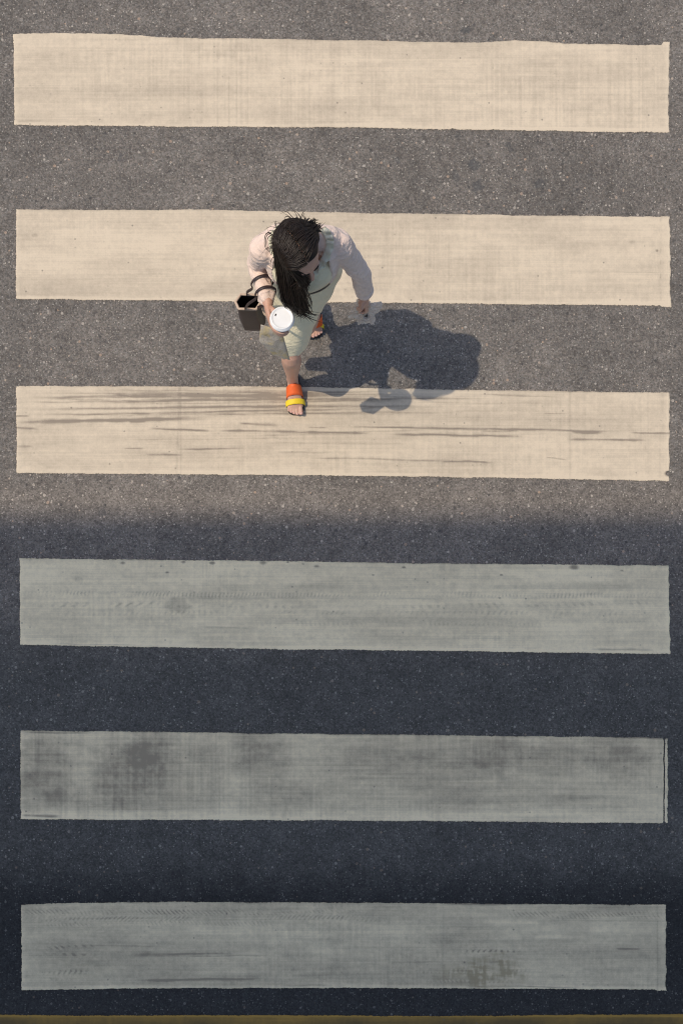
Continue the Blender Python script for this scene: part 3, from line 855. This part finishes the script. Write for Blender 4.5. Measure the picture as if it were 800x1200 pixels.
# sandals ------------------------------------------------------------
def sandal(m, L, inner):
    root = empty('sandal', m(.11, 0, 0)); root.parent = person; root.location = m(.11, 0, 0) - person.location
    bm = bmesh.new()
    out = []
    rows = [(-.006, .012), (.004, .026), (.03, .033), (.06, .034), (.10, .035), (.14, .040), (.17, .0425), (.190, .040), (.202, .031), (.211, .016)]
    q = spline([(a, b) for a, b in rows], 30)
    lo = []; hi = []
    for s, hw in q:
        for z, L_ in ((0.002, lo), (SOLE, hi)):
            L_.append([bm.verts.new(m(s, inner * .003 + sd * hw, z)) for sd in (-1, -.5, 0, .5, 1)])
    for grid in (lo, hi):
        for i in range(len(grid) - 1):
            for k in range(4):
                bm.faces.new((grid[i][k], grid[i][k + 1], grid[i + 1][k + 1], grid[i + 1][k]))
    for k in (0, 4):
        for i in range(len(lo) - 1):
            bm.faces.new((lo[i][k], lo[i + 1][k], hi[i + 1][k], hi[i][k]))
    for i in (0, -1):
        for k in range(4):
            bm.faces.new((lo[i][k], lo[i][k + 1], hi[i][k + 1], hi[i][k]))
    mesh_obj('sole', bm, M['sole'], root, False)
    def band(name, s0, s1, hw0, hw1, top0, top1, mat, lab):
        bm = bmesh.new()
        grid = []
        for i in range(6):
            t = i / 5; s = s0 + (s1 - s0) * t
            hw = hw0 + (hw1 - hw0) * t; tp = top0 + (top1 - top0) * t
            row = []
            for k in range(19):
                a = math.pi * k / 18
                e = 1.0
                row.append(bm.verts.new(m(s, inner * .003 + hw * math.cos(a), SOLE - .006 + (tp + .006) * math.sin(a) ** .75)))
            grid.append(row)
        for i in range(5):
            for k in range(18):
                bm.faces.new((grid[i][k], grid[i][k + 1], grid[i + 1][k + 1], grid[i + 1][k]))
        bmesh.ops.recalc_face_normals(bm, faces=bm.faces)
        bmesh.ops.solidify(bm, geom=bm.faces[:], thickness=-.003)
        o = mesh_obj(name, bm, mat, root); o['label'] = lab
    band('strap', .084, .132, .037, .041, .084, .058, M['strap_orange'], 'wide orange instep strap')
    band('strap', .146, .171, .0465, .0465, .044, .035, M['strap_yellow'], 'yellow toe strap')
    return root
s1 = sandal(fr, .222, -1); s1['label'] = 'front sandal with orange and yellow straps'
sandal(rear, .222, 1)

# dress --------------------------------------------------------------
def dress():
    bm = bmesh.new()
    hem_c = W(347, 423); hd = Vector((-.020, -.145, 0)).normalized()
    # rows: z, cx, cy, rx, ry, angle of rx axis
    rows = []
    for z in (1.285, 1.255, 1.21, 1.16, 1.11, 1.055, 1.0, .94, .88, .82, .76, .70, .64, .58, .53, .495, .47):
        x, y, rx, ry = torso_at(max(z, .80))
        rx += .018; ry += .018
        if z > 1.25: rx = .108; ry = .084
        bust = math.exp(-((z - 1.15) / .05) ** 2) * .011
        t = max(0, min(1, (.86 - z) / (.86 - .47)))
        t = t * t * (3 - 2 * t) * .6 + t * .4
        rows.append((z, x, y - bust * .8, rx, ry + bust, t))
    seg = 96
    rings = []
    for (z, x, y, rx, ry, t) in rows:
        ring = []
        for k in range(seg):
            a = 2 * math.pi * k / seg
            # hip oval
            p = Vector((x + rx * math.cos(a), y + ry * math.sin(a), 0))
            # hem oval stretched between the knees
            side = Vector((-hd.y, hd.x, 0))
            ang = a + .0
            d = Vector((math.cos(ang), math.sin(ang), 0))
            la_, lb_ = .178, .079
            c_, s_ = d.dot(hd), d.dot(side)
            rr = 1 / math.sqrt((c_ / la_) ** 2 + (s_ / lb_) ** 2)
            q = Vector((hem_c.x, hem_c.y, 0)) + d * rr
            p = p.lerp(q, t)
            fold = .010 * t * math.sin(a * 7 + z * 5 + 1.5 * math.sin(a * 3)) + .006 * math.sin(a * 5 + z * 26 + 2 * math.sin(a * 2)) * (1 - abs(z - .9) / .5 if abs(z - .9) < .5 else 0)
            p += d * fold
            zz = z + .006 * math.sin(a * 3) * t
            ring.append(bm.verts.new((p.x, p.y, zz)))
        rings.append(ring)
    for i in range(len(rings) - 1):
        for k in range(seg):
            bm.faces.new((rings[i][k], rings[i][(k + 1) % seg], rings[i + 1][(k + 1) % seg], rings[i + 1][k]))
    bmesh.ops.subdivide_edges(bm, edges=bm.edges[:], cuts=1, use_grid_fill=True, smooth=.5)
    bmesh.ops.recalc_face_normals(bm, faces=bm.faces)
    bm.normal_update()
    for v in bm.verts:
        n = mnoise.noise(Vector((v.co.x * 9, v.co.y * 9, v.co.z * 14))) * .006 + mnoise.noise(Vector((v.co.x * 22 + v.co.z * 18, v.co.y * 22, v.co.z * 30))) * .006
        v.co += v.normal * (n * min(1, .15 + abs(v.co.z - 1.057) / .07))
    bmesh.ops.solidify(bm, geom=bm.faces[:], thickness=-.003)
    return mesh_obj('dress', bm, M['dress'], person)
dress()

# belt and buckle
x, y, rx, ry = torso_at(1.06)
bm = bmesh.new()
seg = 64; grid = []
for z, o in ((1.047, .0265), (1.052, .0285), (1.062, .0285), (1.067, .0265)):
    grid.append([bm.verts.new((x + (rx + o) * math.cos(2 * math.pi * k / seg), y - .002 + (ry + o) * math.sin(2 * math.pi * k / seg), z)) for k in range(seg)])
for i in range(3):
    for k in range(seg):
        bm.faces.new((grid[i][k], grid[i][(k + 1) % seg], grid[i + 1][(k + 1) % seg], grid[i + 1][k]))
belt = mesh_obj('belt', bm, M['belt'], person)
bm = bmesh.new()
bc = Vector((x + .012, y - .002 - ry - .031, 1.057))
for (dx, dz, w_, h_) in ((-.012, 0, .002, .011), (.012, 0, .002, .011), (0, .011, .012, .002), (0, -.011, .012, .002), (0, 0, .011, .0015)):
    box(bm, bc.x + dx - w_, bc.x + dx + w_, bc.y - .003, bc.y + .003, bc.z + dz - h_, bc.z + dz + h_)
mesh_obj('buckle', bm, M['silver'], belt, False)

# ruffled collar: gathered ribbon round the neckline and down both sides of the opening
def ruffle(path, width, waves, amp, up):
    n = 140
    q = spline(path, n)
    bm = bmesh.new(); grid = []
    for i, p in enumerate(q):
        p = Vector(p[:3]); c = W(360, 421, p.z)
        out = (p - c); out.z = 0; out.normalize()
        ph = i / n * waves * 2 * math.pi
        row = []
        for j in range(6):
            t = j / 5
            wv = amp * t * math.sin(ph + .6 * math.sin(ph * .37) + t * .8)
            row.append(bm.verts.new(p + out * (width * t * .75) + Vector((0, 0, up * math.sin(t * 2.4) * width + wv)) + out.cross(Vector((0, 0, 1))) * (wv * .5)))
        grid.append(row)
    for i in range(n - 1):
        for j in range(5):
            bm.faces.new((grid[i][j], grid[i][j + 1], grid[i + 1][j + 1], grid[i + 1][j]))
    bmesh.ops.recalc_face_normals(bm, faces=bm.faces)
    bmesh.ops.solidify(bm, geom=bm.faces[:], thickness=-.0022)
    return bm
path = []
for k in range(0, 25):
    a = math.radians(138 + 264 * k / 24)
    front = max(0, -math.sin(a))
    path.append((W(360, 421).x + (.094 + .014 * abs(math.cos(a))) * math.cos(a), W(360, 421).y + (.072 + .030 * front) * math.sin(a), 1.352 - .070 * front - .006 * abs(math.cos(a))))
mesh_obj('collar', ruffle(path, .044, 16, .013, .12), M['ruffle'], person)

# cardigan -----------------------------------------------------------
def cardigan():
    bm = bmesh.new()
    # body: back and sides, open in front
    zs = [.98, 1.02, 1.07, 1.12, 1.17, 1.21, 1.25, 1.275, 1.295, 1.308]
    inner, outer = [], []
    na = 44
    for z in zs:
        x, y, rx, ry = torso_at(z)
        a0 = math.radians(-38); a1 = math.radians(218)
        if z > 1.26: rx = {1.275: .128, 1.295: .108, 1.308: .085}[z]; ry = {1.275: .080, 1.295: .070, 1.308: .062}[z]
        ri, ro = [], []
        for k in range(na):
            a = a0 + (a1 - a0) * k / (na - 1)
            for off, L_ in ((.016, ri), (.032, ro)):
                L_.append(bm.verts.new((x + (rx + off) * math.cos(a), y + (ry + off) * math.sin(a), z)))
        inner.append(ri); outer.append(ro)
    nz = len(zs)
    for i in range(nz - 1):
        for k in range(na - 1):
            bm.faces.new((inner[i][k], inner[i][k + 1], inner[i + 1][k + 1], inner[i + 1][k]))
            bm.faces.new((outer[i][k], outer[i + 1][k], outer[i + 1][k + 1], outer[i][k + 1]))
        for k in (0, na - 1):
            bm.faces.new((inner[i][k], inner[i + 1][k], outer[i + 1][k], outer[i][k]))
    for i in (0, nz - 1):
        for k in range(na - 1):
            bm.faces.new((inner[i][k], inner[i][k + 1], outer[i][k + 1], outer[i][k]))
    # shoulder yokes
    for sh, sx in ((J['rsh'], -1), (J['lsh'], 1)):
        limb(bm, [(*W(360, 411, 1.272), .066), (*W(360 + sx * 22, 412, 1.272), .066), (*(sh + Vector((-sx * .02, .012, .006))), .060)], 8, 18)
    # sleeves
    def sleeve(a, b, c, end):
        c2 = b.lerp(c, end)
        limb(bm, [pt(a + Vector((0, 0, .002)), .060), pt(a.lerp(b, .35), .053), pt(a.lerp(b, .72), .047), pt(b, .045), pt(b.lerp(c2, .30), .045), pt(b.lerp(c2, .6), .042), pt(b.lerp(c2, .85), .038), pt(c2, .036)], 26, 22)
        d = (c2 - b).normalized()
        for off, r in ((-.022, .043), (-.006, .044)):
            loft(bm, [c2 + d * (off - .006), c2 + d * off, c2 + d * (off + .006)], [r * .86, r, r * .86], 22)
    sleeve(J['rsh'], J['rel'], J['rwr'], .86)
    sleeve(J['lsh'], J['lel'], J['lwr'], .90)
    def disp(co, nn):
        a = mnoise.noise(Vector((co.x * 13, co.y * 13, co.z * 30))) * .0045
        # gathers across the sleeves
        b = mnoise.noise(Vector((co.x * 20 + 5, co.y * 20, co.z * 75))) * .0055
        return a + b
    return mesh_link('cardigan', fused(bm, .0050, 4, .5, disp), M['cardigan'], person)
cardigan()

# hair ---------------------------------------------------------------
def hair():
    bm = bmesh.new()
    R = (.088, .107, .102)
    hc = hp(0, -.008, .020)
    PART = math.radians(-9)           # the parting lies a little to her left of centre
    def scalp(a, phi, k=1.0):
        """a: fore-aft angle from the crown (+ forward), phi: angle down either side (+ to her right)"""
        d = Vector((math.sin(phi), math.cos(phi) * math.sin(a), math.cos(phi) * math.cos(a)))
        return hc + sdir * d.x * R[0] * k + fdir * d.y * R[1] * k + udir * d.z * R[2] * k
    def strand(ctrl, r0, n=16, seg=5):
        q = spline(ctrl, n)
        pts = [Vector(p) for p in q]
        loft(bm, pts, [r0 * (.55 + .45 * min(1, i / 2)) * (1 - (i / (n - 1)) ** 3 * .92) for i in range(n)], seg, cap=False)
    # under-layer, left open along the parting
    rows = []
    for sgn in (1, -1):
        grid = []
        for i in range(30):
            a = math.radians(-112 + i * (112 + 47) / 29)
            row = []
            for j in range(18):
                w = .030 + .035 * max(0, math.sin(a * 2 + 1))
                phi0 = -PART + sgn * w
                lim = math.radians(92 if a < .3 else 92 - (a - .3) * (95 if sgn < 0 else 40))
                phi = phi0 + sgn * (lim - .0) * j / 17
                row.append(bm.verts.new(scalp(a, phi, 1.012)))
            grid.append(row)
        for i in range(29):
            for j in range(17):
                bm.faces.new((grid[i][j], grid[i][j + 1], grid[i + 1][j + 1], grid[i + 1][j]))
    rnd = random.Random(5)
    front_tip = W(366, 468, 1.10)
    # her right side: swept forward over the shoulder in a long fall
    for i in range(620):
        a = math.radians(rnd.uniform(-95, 46)); ja = rnd.gauss(0, .07)
        w = .048 * rnd.uniform(-.4, 1.3) + abs(rnd.gauss(0, .03))
        k = 1.03 + rnd.uniform(0, .15)
        phis = [-PART + w, -PART + .35, .68, 1.0]
        c = [scalp(a * (1 - .06 * j) + .07 * j + ja * j * .5, ph + .05 * rnd.gauss(0, 1) * (j > 0), k + .015 * j) for j, ph in enumerate(phis)]
        u = .75 * (a + 1.66) / 2.46 + .25 * rnd.random(); v_ = rnd.gauss(0, 1)
        mid = Vector((-.283 + .125 * u + .006 * v_, .668 - .095 * u + .015 * rnd.uniform(-1, 1), 1.315 + .03 * rnd.uniform(-1, 1)))
        if u > .62: c.append(hp(.052 - .10 * (u - .62) + .006 * v_, .098 + .012 * rnd.random(), -.015 - .02 * rnd.random()))
        m2 = Vector((-.255 + .115 * u + .010 * v_, .585 - .02 * u + .018 * rnd.uniform(-1, 1), 1.20 + .02 * rnd.uniform(-1, 1)))
        L = rnd.uniform(.35, 1.0)
        tip = m2.lerp(front_tip + Vector((-.065 + .08 * rnd.random() ** 1.2, .025 * rnd.uniform(-1, 1), .05 * rnd.uniform(-1, 1))), L)
        strand(c + [mid, m2, tip], rnd.uniform(.0016, .0034))
    # her left side: tucked behind, ends flicked over the shoulder
    for i in range(420):
        a = math.radians(rnd.uniform(-95, 43)); ja = rnd.gauss(0, .07)
        w = .048 * rnd.uniform(-.4, 1.3) + abs(rnd.gauss(0, .03))
        k = 1.03 + rnd.uniform(0, .15)
        c = [scalp(a - .02 * j - (.26 * j * max(0, a)) + ja * j * .5, ph + .05 * rnd.gauss(0, 1) * (j > 0), k + .012 * j) for j, ph in enumerate([-PART - w, -PART - .38, -.72, -1.02])]
        aa = min(a, .05) - .30 - .35 * max(0, a)
        end = scalp(aa, -1.04, 1.06 + .4 * (k - 1.03) + rnd.uniform(.0, .05)) - sdir * .012 - udir * rnd.uniform(.01, .04)
        out = (end - hc).normalized()
        end2 = end + out * rnd.uniform(-.004, .014) + Vector((.014 * rnd.uniform(-1, 1), .014 * rnd.uniform(-1, 1), -.07 * rnd.uniform(.3, 1.2)))
        strand(c + [end, end2], rnd.uniform(.0016, .0032), 14)
    # back of the head, falling behind the neck
    for i in range(240):
        phi = rnd.uniform(-1.1, 1.1)
        k = 1.03 + rnd.uniform(0, .09)
        c = [scalp(math.radians(-55 - 16 * j), phi * (.6 + .13 * j), k + .01 * j) for j in range(4)]
        e = c[-1] + Vector((.02 * rnd.uniform(-1, 1) + .012 * phi * -1, .03 * rnd.uniform(.2, 1.2), -.05 - .05 * rnd.random()))
        e.y = min(e.y, .825)
        strand(c + [e], rnd.uniform(.002, .0034), 12)
    # loose strands lifted by the wind
    for i in range(64):
        a = math.radians(rnd.uniform(-95, 0)); ph = rnd.choice((-1, 1)) * rnd.uniform(.1, 1.05)
        turn = rnd.choice((-1, 1)) * rnd.uniform(.15, .5)
        p0 = scalp(a, ph, 1.08); p1 = scalp(a - .2, ph + turn * .6, 1.14)
        n_ = (p1 - hc).normalized()
        tan = (p1 - p0).normalized()
        ln = rnd.uniform(.01, .045) * (1.5 if rnd.random() < .15 else 1)
        p2 = p1 + tan * ln * .8 + n_ * ln * .45
        p3 = p2 + tan * ln * .9 + n_ * ln * rnd.uniform(-.4, .3) + Vector((0, 0, -.012))
        strand([p0, p1, p2, p3], rnd.uniform(.0008, .0019), 12)
    # uneven strands blown out over her left shoulder
    for i in range(90):
        a = math.radians(rnd.uniform(-75, 5)); ph = -rnd.uniform(.7, 1.05)
        p0 = scalp(a, ph, 1.08); p1 = scalp(a - .12, ph - .16, 1.16)
        ln = rnd.uniform(.01, .05)
        p2 = p1 - sdir * ln * .6 - udir * ln * .3 + Vector((0, .012 * rnd.uniform(-1, 1), 0))
        p3 = p2 - sdir * ln * .5 - udir * ln * .8 + Vector((.012 * rnd.uniform(-1, 1), .02 * rnd.uniform(-1, 1), 0))
        strand([p0, p1, p2, p3], rnd.uniform(.0012, .0026), 12)
    # curled loop at the upper left
    for off in (0, .006, .011):
        p0 = scalp(math.radians(-45), .95, 1.06)
        strand([p0, p0 + Vector((-.012, .028, .004)), p0 + Vector((-.026 - off, .050 + off, -.002)), p0 + Vector((-.045 - off, .040 + off, -.012)), p0 + Vector((-.046 - off, .010, -.025)), p0 + Vector((-.036, -.012, -.03))], .0022, 20)
    # wisps at the end of the fall and across the forehead
    for i in range(26):
        s = front_tip + Vector((rnd.uniform(-.08, .01), rnd.uniform(-.02, .02), .06))
        e = front_tip + Vector((rnd.uniform(-.075, .065), rnd.uniform(-.035, .01), rnd.uniform(-.055, .01)))
        strand([s + Vector((-.02, 0, .05)), s, s.lerp(e, .55) + Vector((0, -.006, 0)), e], rnd.uniform(.0012, .0028), 10)
    return mesh_obj('hair', bm, M['hair'], person)
hair()

# ------------------------------------------------------------------ coffee cup
def lathe(bm, prof, c, seg=48):
    rings = []
    for r, z in prof:
        rings.append([bm.verts.new((c.x + r * math.cos(2 * math.pi * k / seg), c.y + r * math.sin(2 * math.pi * k / seg), z)) for k in range(seg)])
    for i in range(len(rings) - 1):
        for k in range(seg):
            bm.faces.new((rings[i][k], rings[i][(k + 1) % seg], rings[i + 1][(k + 1) % seg], rings[i + 1][k]))
    return rings
cup = empty('coffee_cup', (CUP.x, CUP.y, CUP_Z0))
tag(cup, "white paper coffee cup with a white sip lid in the woman's right hand", 'cup')
bm = bmesh.new()
r = lathe(bm, [(.028, CUP_Z0 + .004), (.032, CUP_Z0 + .001), (.0325, CUP_Z0 + .002), (.0463, CUP_Z1), (.0455, CUP_Z1), (.0295, CUP_Z0 + .006)], CUP)
bm.faces.new(r[0]); bm.faces.new(r[-1])
mesh_obj('cup_body', bm, M['paper_cup'], cup)
bm = bmesh.new()
z = CUP_Z1
k_ = 1.22
r = lathe(bm, [(.0425 * 1.208, z - .010), (.0435 * 1.254, z - .009), (.0440 * 1.277, z - .002), (.0435 * 1.277, z + .002), (.0425 * 1.243, z + .004), (.0418 * 1.208, z + .0135), (.0405 * 1.197, z + .0152), (.0390 * 1.186, z + .0150), (.0375 * 1.163, z + .0120), (.038, z + .0112), (.018, z + .0112)], CUP)
c0 = bm.verts.new((CUP.x, CUP.y, z + .0114))
for k in range(48): bm.faces.new((r[-1][k], r[-1][(k + 1) % 48], c0))
lid = mesh_obj('lid', bm, M['lid'], cup)
bm = bmesh.new()
ellipsoid(bm, Vector((CUP.x - .029, CUP.y + .014, z + .0118)), (Vector((.5, .87, 0)), Vector((-.87, .5, 0)), XYZ[2]), (.006, .0032, .0012), 14, 6)
mesh_obj('sip_hole', bm, M['sip'], lid)

# ------------------------------------------------------------------ frosted pouch held under the cup
def pouch():
    # corners given as ground px + height
    quad = [W(316, 470, .985), W(338, 477, .985), W(345, 489, .775), W(328, 486, .80), W(313, 479, .90)]
    c = sum(quad, Vector()) / 5
    n = (quad[1] - quad[0]).cross(quad[3] - quad[0]).normalized()
    bm = bmesh.new()
    K = 14
    def outline(t):
        m = len(quad); t = t % m; i = int(t); return quad[i].lerp(quad[(i + 1) % m], t - i)
    front, back = [], []
    N = 60
    for sgn, store in ((1, front), (-1, back)):
        for j in range(K + 1):
            q = j / K
            row = []
            for k in range(N):
                p = c.lerp(outline(k / N * 5), 1 - q * .999)
                th = .014 * math.sqrt(max(0, 1 - (1 - q) ** 2)) if q > 0 else .0006
                wr = mnoise.noise(p * 32 + Vector((sgn * 3, 0, 0))) * .006 * min(1, q * 3)
                row.append(bm.verts.new(p + n * (sgn * th + wr)))
            store.append(row)
    for store in (front, back):
        for j in range(K):
            for k in range(N):
                bm.faces.new((store[j][k], store[j][(k + 1) % N], store[j + 1][(k + 1) % N], store[j + 1][k]))
        bm.faces.new(store[K])
    for k in range(N):
        bm.faces.new((front[0][k], front[0][(k + 1) % N], back[0][(k + 1) % N], back[0][k]))
    o = mesh_obj('pouch', bm, M['pouch'], None, True, c)
    tag(o, 'grey frosted plastic pouch with yellowish contents hanging below the coffee cup', 'pouch')
pouch()

# ------------------------------------------------------------------ handbag on the forearm
def handbag():
    top = [W(292.5, 421, .80), W(311, 421.5, .80), W(315, 428, .80), W(309, 437, .80), W(290.5, 436.5, .80), W(287, 429, .80)]
    c = sum(top, Vector()) / 6
    cb = c + Vector((.012, -.004, -.26))
    root = empty('handbag', cb)
    tag(root, "small dark open-topped handbag with beige rim hanging from the woman's right forearm", 'handbag')
    def ring(k, z, cen, bulge=1.0):
        out = []
        for i in range(48):
            t = i / 48 * 6; a = int(t); p = top[a].lerp(top[(a + 1) % 6], t - a)
            d = p - c; d.z = 0
            out.append(Vector((cen.x, cen.y, 0)) + d * k + Vector((0, 0, z)))
        return out
    bm = bmesh.new()
    prof = [(1.00, .80), (1.00, .76), (1.00, .70), (1.00, .64), (.98, .58), (.92, .548), (.82, .542)]
    rings = []
    for k, z in prof:
        t = (.80 - z) / .26
        cen = c.lerp(cb, t)
        rings.append([bm.verts.new(p + Vector((mnoise.noise(p * 18) * .006, mnoise.noise(p * 18 + Vector((5, 0, 0))) * .006, 0)) * min(1, t * 4)) for p in ring(k, z, cen)])
    for i in range(len(rings) - 1):
        for k in range(48):
            bm.faces.new((rings[i][k], rings[i][(k + 1) % 48], rings[i + 1][(k + 1) % 48], rings[i + 1][k]))
    bm.faces.new(rings[-1])
    mesh_obj('bag_body', bm, M['leather_dark'], root)
    bm = bmesh.new()
    rings = []
    for k, z in ((.96, .799), (.95, .74), (.93, .66), (.88, .60), (.75, .585)):
        t = (.80 - z) / .26
        rings.append([bm.verts.new(p) for p in ring(k, z, c.lerp(cb, t))])
    for i in range(len(rings) - 1):
        for k in range(48):
            bm.faces.new((rings[i][k], rings[i][(k + 1) % 48], rings[i + 1][(k + 1) % 48], rings[i + 1][k]))
    bm.faces.new(rings[-1])
    mesh_obj('lining', bm, M['bag_lining'], root)
    bm = bmesh.new()
    pr = ring(1.0, .801, c)
    n = len(pr); seg = 8; rr = []
    for i, p in enumerate(pr):
        d = (pr[(i + 1) % n] - pr[i - 1]).normalized(); s = d.cross(Vector((0, 0, 1)))
        rr.append([bm.verts.new(p + s * .0062 * math.cos(2 * math.pi * k / seg) + Vector((0, 0, .006 * math.sin(2 * math.pi * k / seg)))) for k in range(seg)])
    for i in range(n):
        for k in range(seg):
            bm.faces.new((rr[i][k], rr[(i + 1) % n][k], rr[(i + 1) % n][(k + 1) % seg], rr[i][(k + 1) % seg]))
    mesh_obj('rim', bm, M['bag_trim'], root)
    # handles over the sleeve
    def handle(ctrl, mat, name, w=.007):
        bm = bmesh.new()
        q = [Vector(p) for p in spline([tuple(p) for p in ctrl], 40)]
        loft(bm, q, [(w, .0028)] * 40, 10, ref=tuple((J['rwr'] - J['rel']).normalized()))
        mesh_obj(name, bm, mat, root)
    ax = (J['rwr'] - J['rel']).normalized()
    side = ax.cross(Vector((0, 0, 1))).normalized()      # to her right... either way across the arm
    if side.x > 0: side = -side
    up = side.cross(ax); up = up if up.z > 0 else -up
    for t, r in ((.50, .053), (.76, .048)):
        a = J['rel'].lerp(J['rwr'], t)
        s0 = top[0].lerp(top[1], .35) if t < .6 else top[4].lerp(top[3], .35)
        s1 = top[1].lerp(top[2], .5) if t < .6 else top[3].lerp(top[2], .2)
        over = [a + side * r * math.cos(th) + up * r * math.sin(th) for th in (-.35, .2, .8, 1.4, 2.0, 2.6, 3.2)]
        low = a - up * .075 - side * .012
        handle([s0 + Vector((0, 0, .0)), s0.lerp(over[0], .55) + side * .012] + over + [low, s1.lerp(low, .35), s1], M['leather_dark'], 'handle')
    # beige edge piping loop from the rim forward under the wrist
    handle([top[2] + Vector((-.004, 0, .002)), W(316, 440, .83), W(319, 449, .87), W(325, 455, .93), W(329, 452, .985)], M['bag_trim'], 'strap', .0055)
handbag()

# ------------------------------------------------------------------ crumpled bag in the left hand
def crumple():
    c = J['lwr'] + Vector((.004, -.012, -.150))
    bm = bmesh.new()
    bmesh.ops.create_icosphere(bm, subdivisions=5, radius=1)
    spikes = [(Vector((-.9, -.35, .05)), .045), (Vector((.85, .30, .45)), .036), (Vector((.45, -.8, -.1)), .03), (Vector((-.35, -.9, -.2)), .025), (Vector((.1, .05, -1)), .035), (Vector((-.5, .6, .3)), .02), (Vector((.95, .05, .2)), .025)]
    for v in bm.verts:
        d = v.co.normalized()
        r = Vector((d.x * .050, d.y * .040, d.z * .048))
        k = .95 + .30 * mnoise.noise(d * 2.3 + Vector((3, 1, 0))) + .5 * abs(mnoise.noise(d * 4.2)) + .12 * abs(mnoise.noise(d * 9.5)) - .12
        p = r * k
        for s, a in spikes:
            q = max(0, d.dot(s.normalized()))
            p += s.normalized() * a * q ** 12
        # gathered neck under the fist
        q = max(0, d.z)
        p.x *= 1 - .45 * q; p.y *= 1 - .35 * q
        v.co = c + p
    o = mesh_obj('plastic_bag', bm, M['film'], None, False, c)
    tag(o, "small crumpled clear plastic bag gripped in the woman's lowered left hand", 'plastic bag')
    return c
bc = crumple()
bm = bmesh.new()
bmesh.ops.create_icosphere(bm, subdivisions=3, radius=1)
for v in bm.verts:
    d = v.co.copy(); v.co = bc + Vector((.004 + d.x * .017, -.026 + d.y * .014, -.004 + d.z * .018)) * (1) + d * .004 * mnoise.noise(d * 3)
o = mesh_obj('snack', bm, plain('dark_snack', (.06, .04, .032), .6, .3, 60, .3), None, True, bc)
tag(o, "small dark lump inside the crumpled clear plastic bag", 'snack')

# ------------------------------------------------------------------ light
SHX, SHY = .523, .02          # ground shadow of one metre of height
sun_dir = Vector((SHX, SHY, -1)).normalized()
el = math.asin(-sun_dir.z)
az = math.atan2(-sun_dir.x, -sun_dir.y)     # compass angle of the sun from +Y, clockwise
world = bpy.data.worlds.new('World'); scene.world = world
world.use_nodes = True
nt = world.node_tree
sky = nt.nodes.new('ShaderNodeTexSky'); sky.sky_type = 'NISHITA'; sky.sun_disc = False
sky.sun_elevation = el; sky.sun_rotation = az
sky.air_density = 1.0; sky.dust_density = 2.0; sky.ozone_density = 1.0
bg = nt.nodes['Background']; bg.inputs['Strength'].default_value = .15
nt.links.new(sky.outputs[0], bg.inputs['Color'])
ld = bpy.data.lights.new('sun', 'SUN'); ld.energy = 2.2; ld.angle = math.radians(.48); ld.color = (1.0, .88, .71)
sun = bpy.data.objects.new('sun', ld); link(sun)
sun.location = (-8, 0, 16)
sun.rotation_euler = sun_dir.to_track_quat('-Z', 'Y').to_euler()

# ------------------------------------------------------------------ camera
cd = bpy.data.cameras.new('camera')
cam = bpy.data.objects.new('camera', cd); link(cam)
cam.location = (0, -600 / S, CAM_H)
cam.rotation_euler = (0, 0, 0)
cd.sensor_fit = 'VERTICAL'; cd.sensor_height = 36
view_h = 1200 / S
cd.lens = 36 * CAM_H / view_h
cd.shift_y = .5
cd.clip_end = 1000
scene.camera = cam

scene.view_settings.view_transform = 'Standard'
scene.view_settings.look = 'None'
scene.view_settings.exposure = 0.21
scene.view_settings.gamma = 1.0
scene.view_settings.use_curve_mapping = False
scene.cycles.use_denoising = True
scene.cycles.filter_width = 1.1
scene.cycles.denoiser = 'OPENIMAGEDENOISE'
scene.cycles.denoising_input_passes = 'RGB_ALBEDO_NORMAL'
scene.cycles.denoising_prefilter = 'ACCURATE'
scene.cycles.max_bounces = 8
scene.cycles.transparent_max_bounces = 16
